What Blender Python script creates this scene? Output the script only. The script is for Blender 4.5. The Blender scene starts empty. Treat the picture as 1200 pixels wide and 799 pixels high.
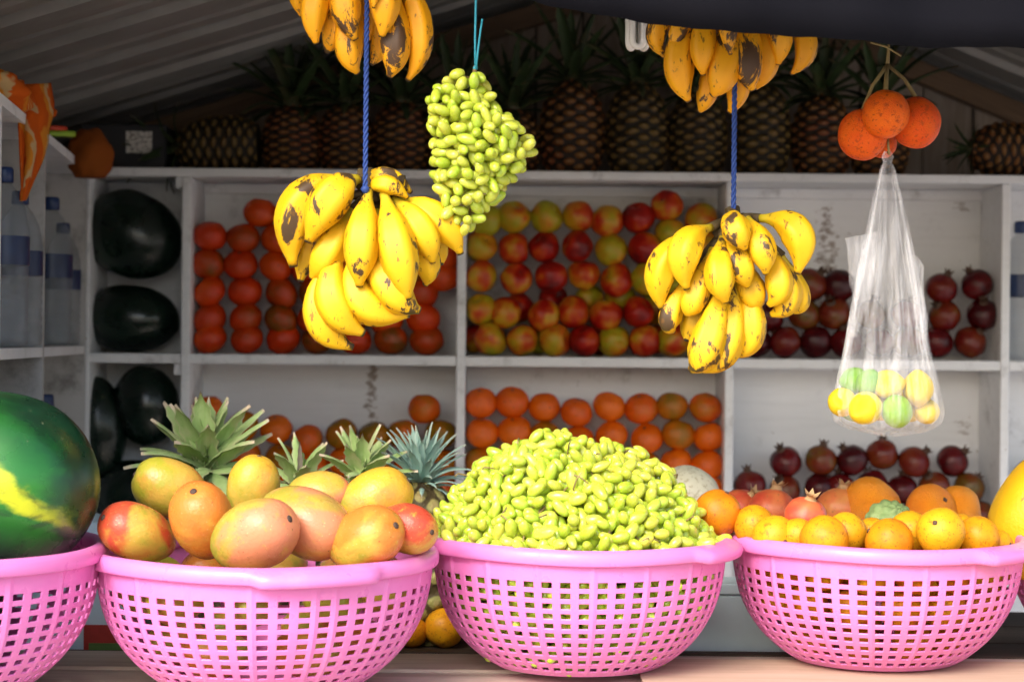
import bpy, bmesh, math, random
from mathutils import Vector, Matrix, Euler, noise as mnoise
random.seed(7)
R = math.radians
SC = bpy.context.scene
COL = SC.collection
# ------------------------------------------------------------------ camera
EYE = 1.32            # metres above the ground
F = 2200.0            # focal length in photo pixels (1200 wide)
ROLL = 0.009
cam = bpy.data.cameras.new('camera')
cam.sensor_width = 36.0
cam.lens = 36.0 * F / 1200.0
cam.clip_start = 0.05
cam.clip_end = 3000
cam.dof.use_dof = True
cam.dof.focus_distance = 2.42
cam.dof.aperture_fstop = 6.0
camo = bpy.data.objects.new('camera', cam)
COL.objects.link(camo)
camo.location = (0, 0, EYE)
camo.rotation_euler = (Matrix.Rotation(R(90), 3, 'X') @ Matrix.Rotation(ROLL, 3, 'Z')).to_euler()
SC.camera = camo
# ------------------------------------------------------------------ light
SUN_EL, SUN_AZ = 37.0, 207.0      # azimuth: compass, 0 = +Y, clockwise
world = bpy.data.worlds.new('World')
SC.world = world
world.use_nodes = True
wn = world.node_tree
wn.nodes.clear()
sky = wn.nodes.new('ShaderNodeTexSky')
sky.sky_type = 'NISHITA'
sky.sun_disc = False
sky.sun_elevation = R(SUN_EL)
sky.sun_rotation = R(SUN_AZ)
sky.air_density = 1.0
sky.dust_density = 3.0
sky.ozone_density = 1.0
bg = wn.nodes.new('ShaderNodeBackground')
bg.inputs['Strength'].default_value = 0.15
wo = wn.nodes.new('ShaderNodeOutputWorld')
wn.links.new(sky.outputs[0], bg.inputs[0])
wn.links.new(bg.outputs[0], wo.inputs[0])
sun = bpy.data.lights.new('sun', 'SUN')
sun.energy = 1.2
sun.angle = R(30)
sun.color = (1.0, 0.96, 0.91)
suno = bpy.data.objects.new('sun', sun)
COL.objects.link(suno)
sd = Vector((math.sin(R(SUN_AZ)) * math.cos(R(SUN_EL)), math.cos(R(SUN_AZ)) * math.cos(R(SUN_EL)), math.sin(R(SUN_EL))))
suno.rotation_euler = sd.to_track_quat('Z', 'Y').to_euler()
suno.location = (0, -3, 6)
SC.view_settings.view_transform = 'Standard'
SC.view_settings.look = 'None'
SC.view_settings.gamma = 1.0
SC.view_settings.use_curve_mapping = False
SC.view_settings.exposure = 1.47
SC.render.engine = 'CYCLES'
SC.cycles.use_denoising = True
SC.cycles.max_bounces = 10
SC.cycles.transparent_max_bounces = 24
SC.cycles.caustics_reflective = False
SC.cycles.caustics_refractive = False
SC.cycles.sample_clamp_indirect = 6.0


# ------------------------------------------------------------------ helpers
def P(px, py, d):
    """a point of the place seen at a photo pixel, at distance d along the view axis"""
    u, v = px - 600.0, 399.5 - py
    c, s = math.cos(ROLL), math.sin(ROLL)
    return Vector(((u * c - v * s) * d / F, d, EYE + (u * s + v * c) * d / F))


def PX(n, d):
    return n * d / F


def mesh(name, verts, faces, mats=(), smooth=True, uvs=None, fm=None):
    me = bpy.data.meshes.new(name)
    me.from_pydata([tuple(v) for v in verts], [], faces)
    for m in (mats if isinstance(mats, (list, tuple)) else [mats]):
        me.materials.append(m)
    if smooth:
        me.polygons.foreach_set('use_smooth', [True] * len(me.polygons))
    if fm:
        me.polygons.foreach_set('material_index', fm)
    if uvs:
        ul = me.uv_layers.new(name='UVMap')
        for l in me.loops:
            ul.data[l.index].uv = uvs[l.vertex_index]
    me.update()
    return me


def obj(name, me, parent=None, loc=(0, 0, 0), rot=None, scale=None):
    o = bpy.data.objects.new(name, me)
    COL.objects.link(o)
    o.location = loc
    if rot is not None:
        if isinstance(rot, (Matrix,)):
            o.rotation_euler = rot.to_euler()
        else:
            o.rotation_euler = rot
    if scale is not None:
        o.scale = scale if isinstance(scale, (tuple, list, Vector)) else (scale,) * 3
    if parent is not None:
        o.parent = parent
    return o


def tag(o, label, cat, group=None):
    o['label'] = label
    o['category'] = cat
    if group:
        o['group'] = group
    return o


def thing(name, label, cat, loc=(0, 0, 0), rot=None, group=None):
    o = obj(name, None, None, loc, rot)
    o.empty_display_size = 0.05
    return tag(o, label, cat, group)


def box_me(name, sx, sy, sz, mat, bev=0.0015):
    bm = bmesh.new()
    bmesh.ops.create_cube(bm, size=1.0)
    for v in bm.verts:
        v.co = Vector((v.co.x * sx, v.co.y * sy, v.co.z * sz))
    if bev:
        bmesh.ops.bevel(bm, geom=list(bm.edges), offset=bev, segments=1, affect='EDGES', profile=0.5)
    me = bpy.data.meshes.new(name)
    bm.to_mesh(me)
    bm.free()
    me.materials.append(mat)
    return me


def board(name, x0, x1, y0, y1, z0, z1, mat, parent=None, bev=0.0015, org=(0, 0, 0)):
    me = box_me(name, abs(x1 - x0), abs(y1 - y0), abs(z1 - z0), mat, bev)
    c = Vector(((x0 + x1) / 2, (y0 + y1) / 2, (z0 + z1) / 2)) - Vector(org)
    return obj(name, me, parent, c)


def lathe(prof, n, fn=None, cap=True):
    """prof: (r, z) from bottom to top -> verts, faces, uvs"""
    V, Fc, U = [], [], []
    m = len(prof)
    for j, (r, z) in enumerate(prof):
        for i in range(n):
            a = 2 * math.pi * i / n
            p = Vector((r * math.cos(a), r * math.sin(a), z))
            if fn:
                p = fn(p, a, j / (m - 1))
            V.append(p)
            U.append((i / n, j / (m - 1)))
    for j in range(m - 1):
        for i in range(n):
            k = (i + 1) % n
            Fc.append((j * n + i, j * n + k, (j + 1) * n + k, (j + 1) * n + i))
    if cap:
        Fc.append(tuple(range(n - 1, -1, -1)))
        Fc.append(tuple((m - 1) * n + i for i in range(n)))
    return V, Fc, U


def frames(pts):
    T = []
    for i in range(len(pts)):
        a = pts[max(i - 1, 0)]
        b = pts[min(i + 1, len(pts) - 1)]
        T.append((b - a).normalized())
    n = T[0].orthogonal().normalized()
    out = []
    for i, t in enumerate(T):
        n = (n - t * n.dot(t))
        n = n.normalized() if n.length > 1e-6 else t.orthogonal().normalized()
        out.append((t, n, t.cross(n)))
    return out


def tube(pts, rad, n=8, sect=None, v0=0):
    """swept tube -> verts, faces, uvs (u along the length)"""
    pts = [Vector(p) for p in pts]
    fr = frames(pts)
    V, Fc, U = [], [], []
    m = len(pts)
    for j, p in enumerate(pts):
        r = rad[j] if isinstance(rad, (list, tuple)) else rad
        t, a, b = fr[j]
        for i in range(n):
            w = 2 * math.pi * i / n
            q = r * (sect(w, j / (m - 1)) if sect else 1.0)
            V.append(p + a * (q * math.cos(w)) + b * (q * math.sin(w)))
            U.append((j / (m - 1), i / n))
    for j in range(m - 1):
        for i in range(n):
            k = (i + 1) % n
            Fc.append((v0 + j * n + i, v0 + j * n + k, v0 + (j + 1) * n + k, v0 + (j + 1) * n + i))
    Fc.append(tuple(v0 + i for i in range(n - 1, -1, -1)))
    Fc.append(tuple(v0 + (m - 1) * n + i for i in range(n)))
    return V, Fc, U


def tubes(name, lst, mat, n=6):
    V, Fc = [], []
    for pts, rad in lst:
        v, f, u = tube(pts, rad, n, None, len(V))
        V += v
        Fc += f
    return mesh(name, V, Fc, mat)


def interp(tab, x):
    if x <= tab[0][0]:
        return tab[0][1]
    for (a, b), (c, d) in zip(tab, tab[1:]):
        if x <= c:
            return b + (d - b) * (x - a) / (c - a)
    return tab[-1][1]


def smooth_tab(tab, n):
    """dense Catmull-Rom samples of a (x, y) table"""
    out = []
    xs = [p[0] for p in tab]
    for i in range(n):
        x = xs[0] + (xs[-1] - xs[0]) * i / (n - 1)
        k = max(j for j in range(len(tab)) if xs[j] <= x + 1e-9)
        k = min(k, len(tab) - 2)
        p1, p2 = tab[k], tab[k + 1]
        p0 = tab[k - 1] if k > 0 else (2 * p1[0] - p2[0], 2 * p1[1] - p2[1])
        p3 = tab[k + 2] if k + 2 < len(tab) else (2 * p2[0] - p1[0], 2 * p2[1] - p1[1])
        t = (x - p1[0]) / (p2[0] - p1[0])
        m1 = (p2[1] - p0[1]) / (p2[0] - p0[0]) * (p2[0] - p1[0])
        m2 = (p3[1] - p1[1]) / (p3[0] - p1[0]) * (p2[0] - p1[0])
        h = ((2 * t**3 - 3 * t**2 + 1) * p1[1] + (t**3 - 2 * t**2 + t) * m1 + (-2 * t**3 + 3 * t**2) * p2[1] + (t**3 - t**2) * m2)
        out.append((x, h))
    return out


def rnd_rot():
    return Euler((random.uniform(0, 6.28), random.uniform(0, 6.28), random.uniform(0, 6.28)))


# ------------------------------------------------------------------ materials
class NT:
    def __init__(s, name, rough=0.5, spec=0.5):
        s.m = bpy.data.materials.new(name)
        s.m.use_nodes = True
        s.t = s.m.node_tree
        s.b = s.t.nodes['Principled BSDF']
        s.b.inputs['Roughness'].default_value = rough
        s.b.inputs['Specular IOR Level'].default_value = spec
        s._v = None

    def n(s, k, **kw):
        nd = s.t.nodes.new('ShaderNode' + k)
        for a, b in kw.items():
            setattr(nd, a, b)
        return nd

    def l(s, a, b):
        s.t.links.new(a, b)

    def val(s, sock, v):
        if hasattr(v, 'is_output') or hasattr(v, 'links'):
            s.l(v, sock)
        else:
            sock.default_value = v

    def info(s):
        return s.n('ObjectInfo').outputs

    def vec(s, shift=True, kind='Object'):
        tc = s.n('TexCoord').outputs[kind]
        if not shift:
            return tc
        r = s.math('MULTIPLY', s.info()['Random'], 37.0)
        a = s.n('VectorMath', operation='ADD')
        s.l(tc, a.inputs[0])
        s.l(r, a.inputs[1])
        return a.outputs[0]

    def math(s, op, a, b=0.0, clamp=False):
        nd = s.n('Math', operation=op, use_clamp=clamp)
        s.val(nd.inputs[0], a)
        s.val(nd.inputs[1], b)
        return nd.outputs[0]

    def noise(s, scale, detail=3.0, vec=None, rough=0.55, dist=0.0):
        nd = s.n('TexNoise')
        nd.inputs['Scale'].default_value = scale
        nd.inputs['Detail'].default_value = detail
        nd.inputs['Roughness'].default_value = rough
        nd.inputs['Distortion'].default_value = dist
        s.l(vec if vec is not None else s.vec(), nd.inputs['Vector'])
        return nd.outputs['Fac']

    def scale(s, v, sc):
        nd = s.n('VectorMath', operation='MULTIPLY')
        s.l(v, nd.inputs[0])
        nd.inputs[1].default_value = sc
        return nd.outputs[0]

    def ramp(s, fac, stops, mode='LINEAR'):
        nd = s.n('ValToRGB')
        nd.color_ramp.interpolation = mode
        e = nd.color_ramp.elements
        while len(e) < len(stops):
            e.new(0.5)
        for i, (p, c) in enumerate(stops):
            e[i].position = p
            e[i].color = (c[0], c[1], c[2], 1) if not isinstance(c, float) else (c, c, c, 1)
        s.l(fac, nd.inputs[0])
        return nd.outputs[0]

    def step(s, fac, a, b):
        nd = s.n('MapRange', interpolation_type='SMOOTHSTEP')
        s.val(nd.inputs['Value'], fac)
        nd.inputs['From Min'].default_value = a
        nd.inputs['From Max'].default_value = b
        return nd.outputs[0]

    def mix(s, fac, a, b, mode='MIX'):
        nd = s.n('Mix', data_type='RGBA', blend_type=mode)
        s.val(nd.inputs[0], fac)
        for sock, v in ((nd.inputs[6], a), (nd.inputs[7], b)):
            if isinstance(v, (tuple, list)):
                sock.default_value = (v[0], v[1], v[2], 1)
            else:
                s.l(v, sock)
        return nd.outputs[2]

    def col(s, c):
        s.val(s.b.inputs['Base Color'], c if not isinstance(c, tuple) else (c[0], c[1], c[2], 1))

    def bump(s, h, strength=0.2, dist=0.002):
        nd = s.n('Bump')
        nd.inputs['Strength'].default_value = strength
        nd.inputs['Distance'].default_value = dist
        s.l(h, nd.inputs['Height'])
        s.l(nd.outputs[0], s.b.inputs['Normal'])

    def sub(s, w, rad, scale):
        s.b.inputs['Subsurface Weight'].default_value = w
        s.b.inputs['Subsurface Radius'].default_value = rad
        s.b.inputs['Subsurface Scale'].default_value = scale


def mat_plain(name, c, rough=0.5, var=0.15, sc=20, metal=0.0):
    k = NT(name, rough)
    f = k.noise(sc, 4)
    k.col(k.mix(f, tuple(x * (1 - var) for x in c), tuple(min(1, x * (1 + var)) for x in c)))
    k.b.inputs['Metallic'].default_value = metal
    k.bump(k.noise(sc * 12, 2), 0.08, 0.001)
    return k.m


def mat_paint(name, c, grime=0.35, dark=(0.10, 0.085, 0.07), stain=None):
    """brush-painted white board: dust, scuffs, optional drip stain at object-space spots"""
    k = NT(name, 0.62, 0.3)
    v = k.vec()
    big = k.noise(3.0, 5, v)
    brush = k.noise(26, 3, k.scale(v, (0.25, 1, 3.0)))
    c0 = k.mix(big, tuple(x * 0.80 for x in c), tuple(min(1, x * 1.08) for x in c))
    c1 = k.mix(k.math('MULTIPLY', k.step(brush, 0.45, 0.75), 0.22), c0, tuple(x * 0.72 for x in c))
    g = k.step(k.noise(14, 7, v, 0.7), 0.62 - grime * 0.25, 0.80)
    c2 = k.mix(k.math('MULTIPLY', g, min(0.9, grime * 1.6)), c1, dark)
    if stain:
        tc = k.vec(False)
        for (sx, sz, w, h, amt) in stain:
            sep = k.n('SeparateXYZ')
            k.l(tc, sep.inputs[0])
            dx = k.math('DIVIDE', k.math('SUBTRACT', sep.outputs[0], sx), w)
            dz = k.math('DIVIDE', k.math('SUBTRACT', sep.outputs[2], sz), h)
            rr = k.math('ADD', k.math('POWER', k.math('ABSOLUTE', dx), 2.0), k.math('POWER', k.math('ABSOLUTE', dz), 4.0))
            nn = k.noise(60, 6, k.scale(tc, (0.8, 1, 1.3)), 0.7)
            mk = k.math('MULTIPLY', k.step(k.math('SUBTRACT', nn, k.math('MULTIPLY', rr, 0.10)), 0.44, 0.54), amt)
            c2 = k.mix(mk, c2, (0.20, 0.14, 0.10))
    chip = k.step(k.noise(70, 5, v, 0.6), 0.70, 0.73)
    c2 = k.mix(k.math('MULTIPLY', chip, 0.8), c2, (0.22, 0.15, 0.10))
    k.col(c2)
    k.bump(k.math('ADD', brush, k.math('MULTIPLY', k.noise(120, 3, v), 0.4)), 0.25, 0.0012)
    return k.m


def mat_wood(name, ca, cb, axis='X', rough=0.75, sc=1.0):
    k = NT(name, rough, 0.25)
    v = k.vec()
    st = {'X': (0.6, 9, 9), 'Y': (9, 0.6, 9), 'Z': (9, 9, 0.6)}[axis]
    gr = k.noise(5 * sc, 6, k.scale(v, st), 0.65, 0.6)
    fine = k.noise(26 * sc, 4, k.scale(v, st), 0.6)
    c = k.ramp(k.math('ADD', k.math('MULTIPLY', gr, 0.7), k.math('MULTIPLY', fine, 0.3)), [(0.3, ca), (0.7, cb)])
    dirt = k.step(k.noise(4, 6, v, 0.7), 0.52, 0.8)
    k.col(k.mix(k.math('MULTIPLY', dirt, 0.45), c, tuple(x * 0.4 for x in ca)))
    k.bump(fine, 0.35, 0.0015)
    return k.m


def mat_fruit(name, stops, sc=18, speck=None, speck_sc=160, speck_lim=(0.62, 0.72), rough=0.42, rnd=0.5,
              blush=None, sub=0.0, spec=0.4, bumpv=0.12, scuff=None, scuffw=0.55, amp=1.0):
    """fruit skin: colour drifts over each fruit and from fruit to fruit; freckles; optional blush tinted by the object colour"""
    k = NT(name, rough, spec)
    v = k.vec()
    f0 = k.math('ADD', k.math('MULTIPLY', k.math('SUBTRACT', k.noise(sc, 2, v), 0.5), amp), 0.5)
    f = k.math('ADD', k.math('MULTIPLY', f0, 1.0 - rnd * 0.6), k.math('MULTIPLY', k.math('SUBTRACT', k.info()['Random'], 0.5), rnd))
    f = k.math('ADD', f, rnd * 0.3)
    c = k.ramp(f, stops)
    if blush:
        bn = k.noise(blush, 3, v, 0.5, 0.4)
        c = k.mix(k.math('MULTIPLY', k.step(bn, 0.36, 0.60), 0.92), c, k.info()['Color'])
    if scuff:
        c = k.mix(k.math('MULTIPLY', k.step(k.noise(sc * 2.6, 6, v, 0.72), 0.535, 0.65), scuffw), c, scuff)
    if speck:
        c = k.mix(k.math('MULTIPLY', k.step(k.noise(speck_sc, 3, v, 0.6), *speck_lim), 0.85), c, speck)
    k.col(c)
    k.bump(k.noise(22, 2, v), bumpv, 0.02)
    if sub:
        k.sub(sub, (1, 0.5, 0.2), 0.003)
    return k.m


WHITE = (0.83, 0.835, 0.85)
M = {}
M['paint'] = mat_paint('white_paint', WHITE, 0.38)
M['paint_grimy'] = mat_paint('grimy_white_paint', (0.55, 0.54, 0.53), 0.75)
M['table_wood'] = mat_wood('table_wood', (0.42, 0.34, 0.27), (0.70, 0.60, 0.50), 'X', sc=0.8)
M['dark_wood'] = mat_wood('dark_wood', (0.03, 0.022, 0.016), (0.10, 0.07, 0.05), 'X')
M['rafter'] = mat_wood('rafter_wood', (0.10, 0.06, 0.035), (0.24, 0.15, 0.09), 'X')
M['wall_wood'] = mat_wood('limewashed_wall_wood', (0.22, 0.16, 0.115), (0.46, 0.38, 0.31), 'Z', sc=0.7)
M['card'] = mat_wood('cardboard', (0.40, 0.29, 0.20), (0.54, 0.41, 0.30), 'X', 0.85)


def mat_roof():
    k = NT('roof_sheet_metal', 0.5, 0.4)
    v = k.vec(False)
    c = k.ramp(k.noise(5, 6, v, 0.65), [(0.3, (0.20, 0.19, 0.175)), (0.7, (0.31, 0.30, 0.28))])
    c = k.mix(k.math('MULTIPLY', k.step(k.noise(7, 6, k.scale(v, (0.3, 1, 1)), 0.7), 0.55, 0.75), 0.5), c, (0.16, 0.09, 0.045))
    k.col(c)
    k.b.inputs['Metallic'].default_value = 0.25
    return k.m


M['roof'] = mat_roof()


def mat_plastic_pink():
    k = NT('pink_basket_plastic', 0.36, 0.45)
    v = k.vec()
    c = k.mix(k.noise(6, 3, v), (0.68, 0.170, 0.445), (0.72, 0.220, 0.520))
    dirt = k.step(k.noise(55, 7, v, 0.75), 0.60, 0.76)
    c = k.mix(k.math('MULTIPLY', dirt, 0.55), c, (0.36, 0.09, 0.14))
    c = k.mix(k.math('MULTIPLY', k.step(k.noise(9, 5, v, 0.7), 0.56, 0.72), 0.30), c, (0.74, 0.30, 0.47))
    k.col(c)
    k.sub(0.15, (1.0, 0.4, 0.8), 0.003)
    k.l(k.ramp(k.noise(30, 5, v), [(0.35, 0.26), (0.7, 0.50)]), k.b.inputs['Roughness'])
    k.bump(k.noise(90, 4, v), 0.12, 0.001)
    return k.m


M['pink'] = mat_plastic_pink()


def mat_banana(name, ya, yb, green, spot):
    k = NT(name, 0.5, 0.35)
    v = k.vec()
    uv = k.n('TexCoord').outputs['UV']
    sep = k.n('SeparateXYZ')
    k.l(uv, sep.inputs[0])
    u = sep.outputs[0]
    c = k.mix(k.noise(24, 3, v), ya, yb)
    # greener, paler neck
    c = k.mix(k.math('MULTIPLY', k.step(u, 0.22, 0.04), 0.75), c, green)
    # long bruise streaks, blotches, freckles
    streak = k.step(k.noise(22, 7, k.scale(v, (1.3, 1.3, 0.60)), 0.68, 0.5), 0.568 - spot, 0.600 - spot)
    rim = k.step(k.noise(22, 7, k.scale(v, (1.3, 1.3, 0.60)), 0.68, 0.5), 0.535 - spot, 0.592 - spot)
    c = k.mix(k.math('MULTIPLY', rim, 0.45), c, (0.42, 0.20, 0.012))
    c = k.mix(k.math('MULTIPLY', streak, 0.93), c, (0.030, 0.018, 0.016))
    fl = k.step(k.noise(150, 3, k.scale(v, (1, 1, 0.40))), 0.625, 0.69)
    c = k.mix(k.math('MULTIPLY', fl, 0.75), c, (0.13, 0.06, 0.012))
    tip = k.step(k.math('ADD', u, k.math('MULTIPLY', k.noise(120, 2, v), 0.03)), 0.985, 1.008)
    c = k.mix(tip, c, (0.045, 0.028, 0.018))
    k.col(c)
    k.sub(0.08, (1, 0.6, 0.1), 0.004)
    k.bump(k.noise(90, 3, k.scale(v, (1, 1, 0.3))), 0.10, 0.001)
    return k.m


M['banana'] = mat_banana('banana_skin', (0.66, 0.36, 0.004), (0.72, 0.45, 0.009), (0.42, 0.36, 0.02), 0.0)
M['banana_ripe_shaded'] = mat_banana('shaded_ripe_banana_skin', (0.74, 0.30, 0.003), (0.80, 0.38, 0.006), (0.56, 0.30, 0.02), 0.010)  # deeper orange: partly riper skin, partly shade painted into the colour
M['stalk'] = mat_wood('banana_stalk', (0.035, 0.022, 0.012), (0.12, 0.085, 0.03), 'Z')


def mat_grape():
    k = NT('green_grape_skin', 0.30, 0.45)
    v = k.vec()
    r = k.info()['Random']
    c = k.ramp(k.math('ADD', k.math('MULTIPLY', r, 0.7), k.math('MULTIPLY', k.noise(0.8, 2, v), 0.3)),
               [(0.04, (0.36, 0.50, 0.045)), (0.45, (0.46, 0.54, 0.065)), (0.85, (0.54, 0.55, 0.090)), (0.98, (0.58, 0.44, 0.065))])
    c = k.mix(0.45, c, k.info()['Color'], 'MULTIPLY')
    k.col(c)
    k.sub(1.0, (0.9, 1.0, 0.25), 0.0050)
    k.b.inputs['Coat Weight'].default_value = 0.25
    k.b.inputs['Coat Roughness'].default_value = 0.12
    k.l(k.ramp(k.noise(1.5, 4, v), [(0.35, 0.18), (0.7, 0.40)]), k.b.inputs['Roughness'])
    return k.m


M['grape'] = mat_grape()
M['twig'] = mat_wood('grape_twig', (0.16, 0.10, 0.04), (0.34, 0.26, 0.10), 'Z')
M['tangerine'] = mat_fruit('tangerine_skin', [(0.18, (0.24, 0.125, 0.005)), (0.36, (0.46, 0.130, 0.004)), (0.58, (0.68, 0.090, 0.002)), (0.9, (0.76, 0.140, 0.003))],
                           0.9, (0.12, 0.05, 0.004), 7, (0.62, 0.74), 0.25, 0.85, bumpv=0.2, spec=0.42, amp=1.5)
M['tangerine_red'] = mat_fruit('red_tangerine_skin', [(0.12, (0.18, 0.055, 0.003)), (0.32, (0.42, 0.046, 0.002)), (0.65, (0.58, 0.034, 0.002)), (0.9, (0.64, 0.070, 0.002))],
                               0.9, (0.10, 0.03, 0.003), 7, (0.63, 0.75), 0.25, 0.80, bumpv=0.2, spec=0.42, amp=1.5)
M['apple'] = mat_fruit('apple_skin', [(0.10, (0.13, 0.003, 0.003)), (0.36, (0.36, 0.009, 0.003)), (0.50, (0.46, 0.060, 0.005)), (0.64, (0.50, 0.22, 0.010)), (0.88, (0.34, 0.31, 0.012))],
                       0.62, (0.40, 0.24, 0.05), 16, (0.68, 0.80), 0.30, 0.65, spec=0.32, amp=2.2)
M['pomegranate'] = mat_fruit('pomegranate_skin', [(0.15, (0.045, 0.0015, 0.003)), (0.42, (0.12, 0.004, 0.005)), (0.66, (0.16, 0.024, 0.006)), (0.88, (0.12, 0.070, 0.008))],
                             0.9, (0.04, 0.015, 0.006), 5, (0.60, 0.76), 0.26, 0.75, spec=0.40, amp=1.5)
M['pomegranate_pale'] = mat_fruit('pale_pomegranate_skin', [(0.2, (0.50, 0.06, 0.03)), (0.5, (0.60, 0.16, 0.05)), (0.85, (0.55, 0.34, 0.08))],
                                  1.2, (0.20, 0.10, 0.03), 6, (0.60, 0.74), 0.36, 0.5)
M['passion'] = mat_fruit('yellow_passion_fruit_skin', [(0.15, (0.54, 0.15, 0.006)), (0.5, (0.62, 0.26, 0.008)), (0.85, (0.62, 0.34, 0.012))],
                         1.1, (0.22, 0.09, 0.010), 8, (0.60, 0.68), 0.36, 0.5, scuff=(0.34, 0.13, 0.012), spec=0.2, scuffw=0.75)
M['orange'] = mat_fruit('orange_peel', [(0.2, (0.80, 0.22, 0.008)), (0.8, (0.84, 0.32, 0.012))], 1.0, (0.5, 0.16, 0.01), 20, (0.60, 0.75), 0.40, 0.4, bumpv=0.5)
M['hang_orange'] = mat_fruit('mottled_orange_peel', [(0.2, (0.62, 0.045, 0.003)), (0.8, (0.72, 0.135, 0.004))], 1.4, (0.26, 0.03, 0.005), 7, (0.58, 0.68), 0.42, 0.5, bumpv=0.4, scuff=(0.34, 0.045, 0.006), spec=0.2, scuffw=0.8)


def mat_mango():
    k = NT('mango_skin', 0.34, 0.35)
    v = k.vec()
    sep = k.n('SeparateXYZ')
    k.l(k.vec(False), sep.inputs[0])
    n1 = k.noise(1.1, 5, v, 0.6, 0.6)
    c = k.ramp(k.math('ADD', n1, k.math('MULTIPLY', k.math('SUBTRACT', k.info()['Random'], 0.5), 0.25)),
               [(0.30, (0.327, 0.284, 0.034)), (0.45, (0.516, 0.327, 0.052)), (0.58, (0.550, 0.249, 0.047)), (0.74, (0.499, 0.146, 0.039))])
    # greener towards the beak
    gz = k.math('ADD', k.math('MULTIPLY', sep.outputs[2], -0.5), k.math('MULTIPLY', k.math('SUBTRACT', k.noise(1.8, 4, v), 0.5), 1.6))
    c = k.mix(k.math('MULTIPLY', k.step(gz, 0.10, 0.55), 0.8), c, (0.249, 0.258, 0.030))
    bl = k.math('ADD', k.math('MULTIPLY', sep.outputs[2], 0.10), k.noise(0.85, 4, v, 0.55, 0.5))
    c = k.mix(k.math('MULTIPLY', k.step(bl, 0.42, 0.60), 0.92), c, k.info()['Color'])
    c = k.mix(k.math('MULTIPLY', k.step(k.noise(3.2, 7, v, 0.75), 0.56, 0.70), 0.55), c, (0.568, 0.361, 0.043))
    c = k.mix(k.math('MULTIPLY', k.step(k.noise(2.4, 7, v, 0.78), 0.60, 0.70), 0.65), c, (0.396, 0.086, 0.017))
    vo = k.n('TexVoronoi')
    vo.inputs['Scale'].default_value = 9.0
    k.l(v, vo.inputs['Vector'])
    c = k.mix(k.math('MULTIPLY', k.step(vo.outputs['Distance'], 0.16, 0.06), 0.55), c, (0.619, 0.482, 0.215))
    c = k.mix(k.math('MULTIPLY', k.step(k.noise(11, 4, v, 0.6), 0.66, 0.73), 0.8), c, (0.103, 0.043, 0.017))
    k.col(c)
    k.l(k.ramp(k.noise(3, 5, v), [(0.35, 0.24), (0.7, 0.46)]), k.b.inputs['Roughness'])
    k.bump(k.noise(14, 4, v), 0.10, 0.02)
    return k.m


M['mango'] = mat_mango()
M['lemon'] = mat_fruit('lemon_skin', [(0.2, (0.66, 0.46, 0.008)), (0.8, (0.72, 0.54, 0.015))], 1.2, (0.5, 0.34, 0.02), 10, (0.64, 0.74), 0.38, 0.4, bumpv=0.4)
M['lime'] = mat_fruit('lime_skin', [(0.2, (0.10, 0.28, 0.008)), (0.8, (0.24, 0.42, 0.012))], 1.2, (0.1, 0.3, 0.02), 10, (0.64, 0.74), 0.38, 0.4, bumpv=0.4)
M['papaya'] = mat_fruit('papaya_skin', [(0.2, (0.60, 0.33, 0.008)), (0.6, (0.66, 0.40, 0.010)), (0.9, (0.44, 0.40, 0.02))], 1.1, (0.18, 0.14, 0.02), 6, (0.66, 0.72), 0.4, 0.3)
M['melon'] = mat_fruit('pale_melon_skin', [(0.2, (0.55, 0.53, 0.38)), (0.8, (0.70, 0.68, 0.54))], 1.5, (0.42, 0.38, 0.24), 8, (0.52, 0.64), 0.6, 0.2)
M['custard'] = mat_fruit('custard_apple_skin', [(0.2, (0.14, 0.24, 0.07)), (0.8, (0.30, 0.38, 0.16))], 2.0, (0.08, 0.08, 0.04), 9, (0.6, 0.7), 0.6, 0.2)
M['scar'] = mat_plain('stem_scar', (0.06, 0.035, 0.025), 0.8)
M['calyx'] = mat_plain('dry_calyx', (0.36, 0.22, 0.10), 0.75, 0.4, 60)
M['calyx_dark'] = mat_plain('dark_calyx', (0.07, 0.035, 0.02), 0.75, 0.4, 60)


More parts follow.
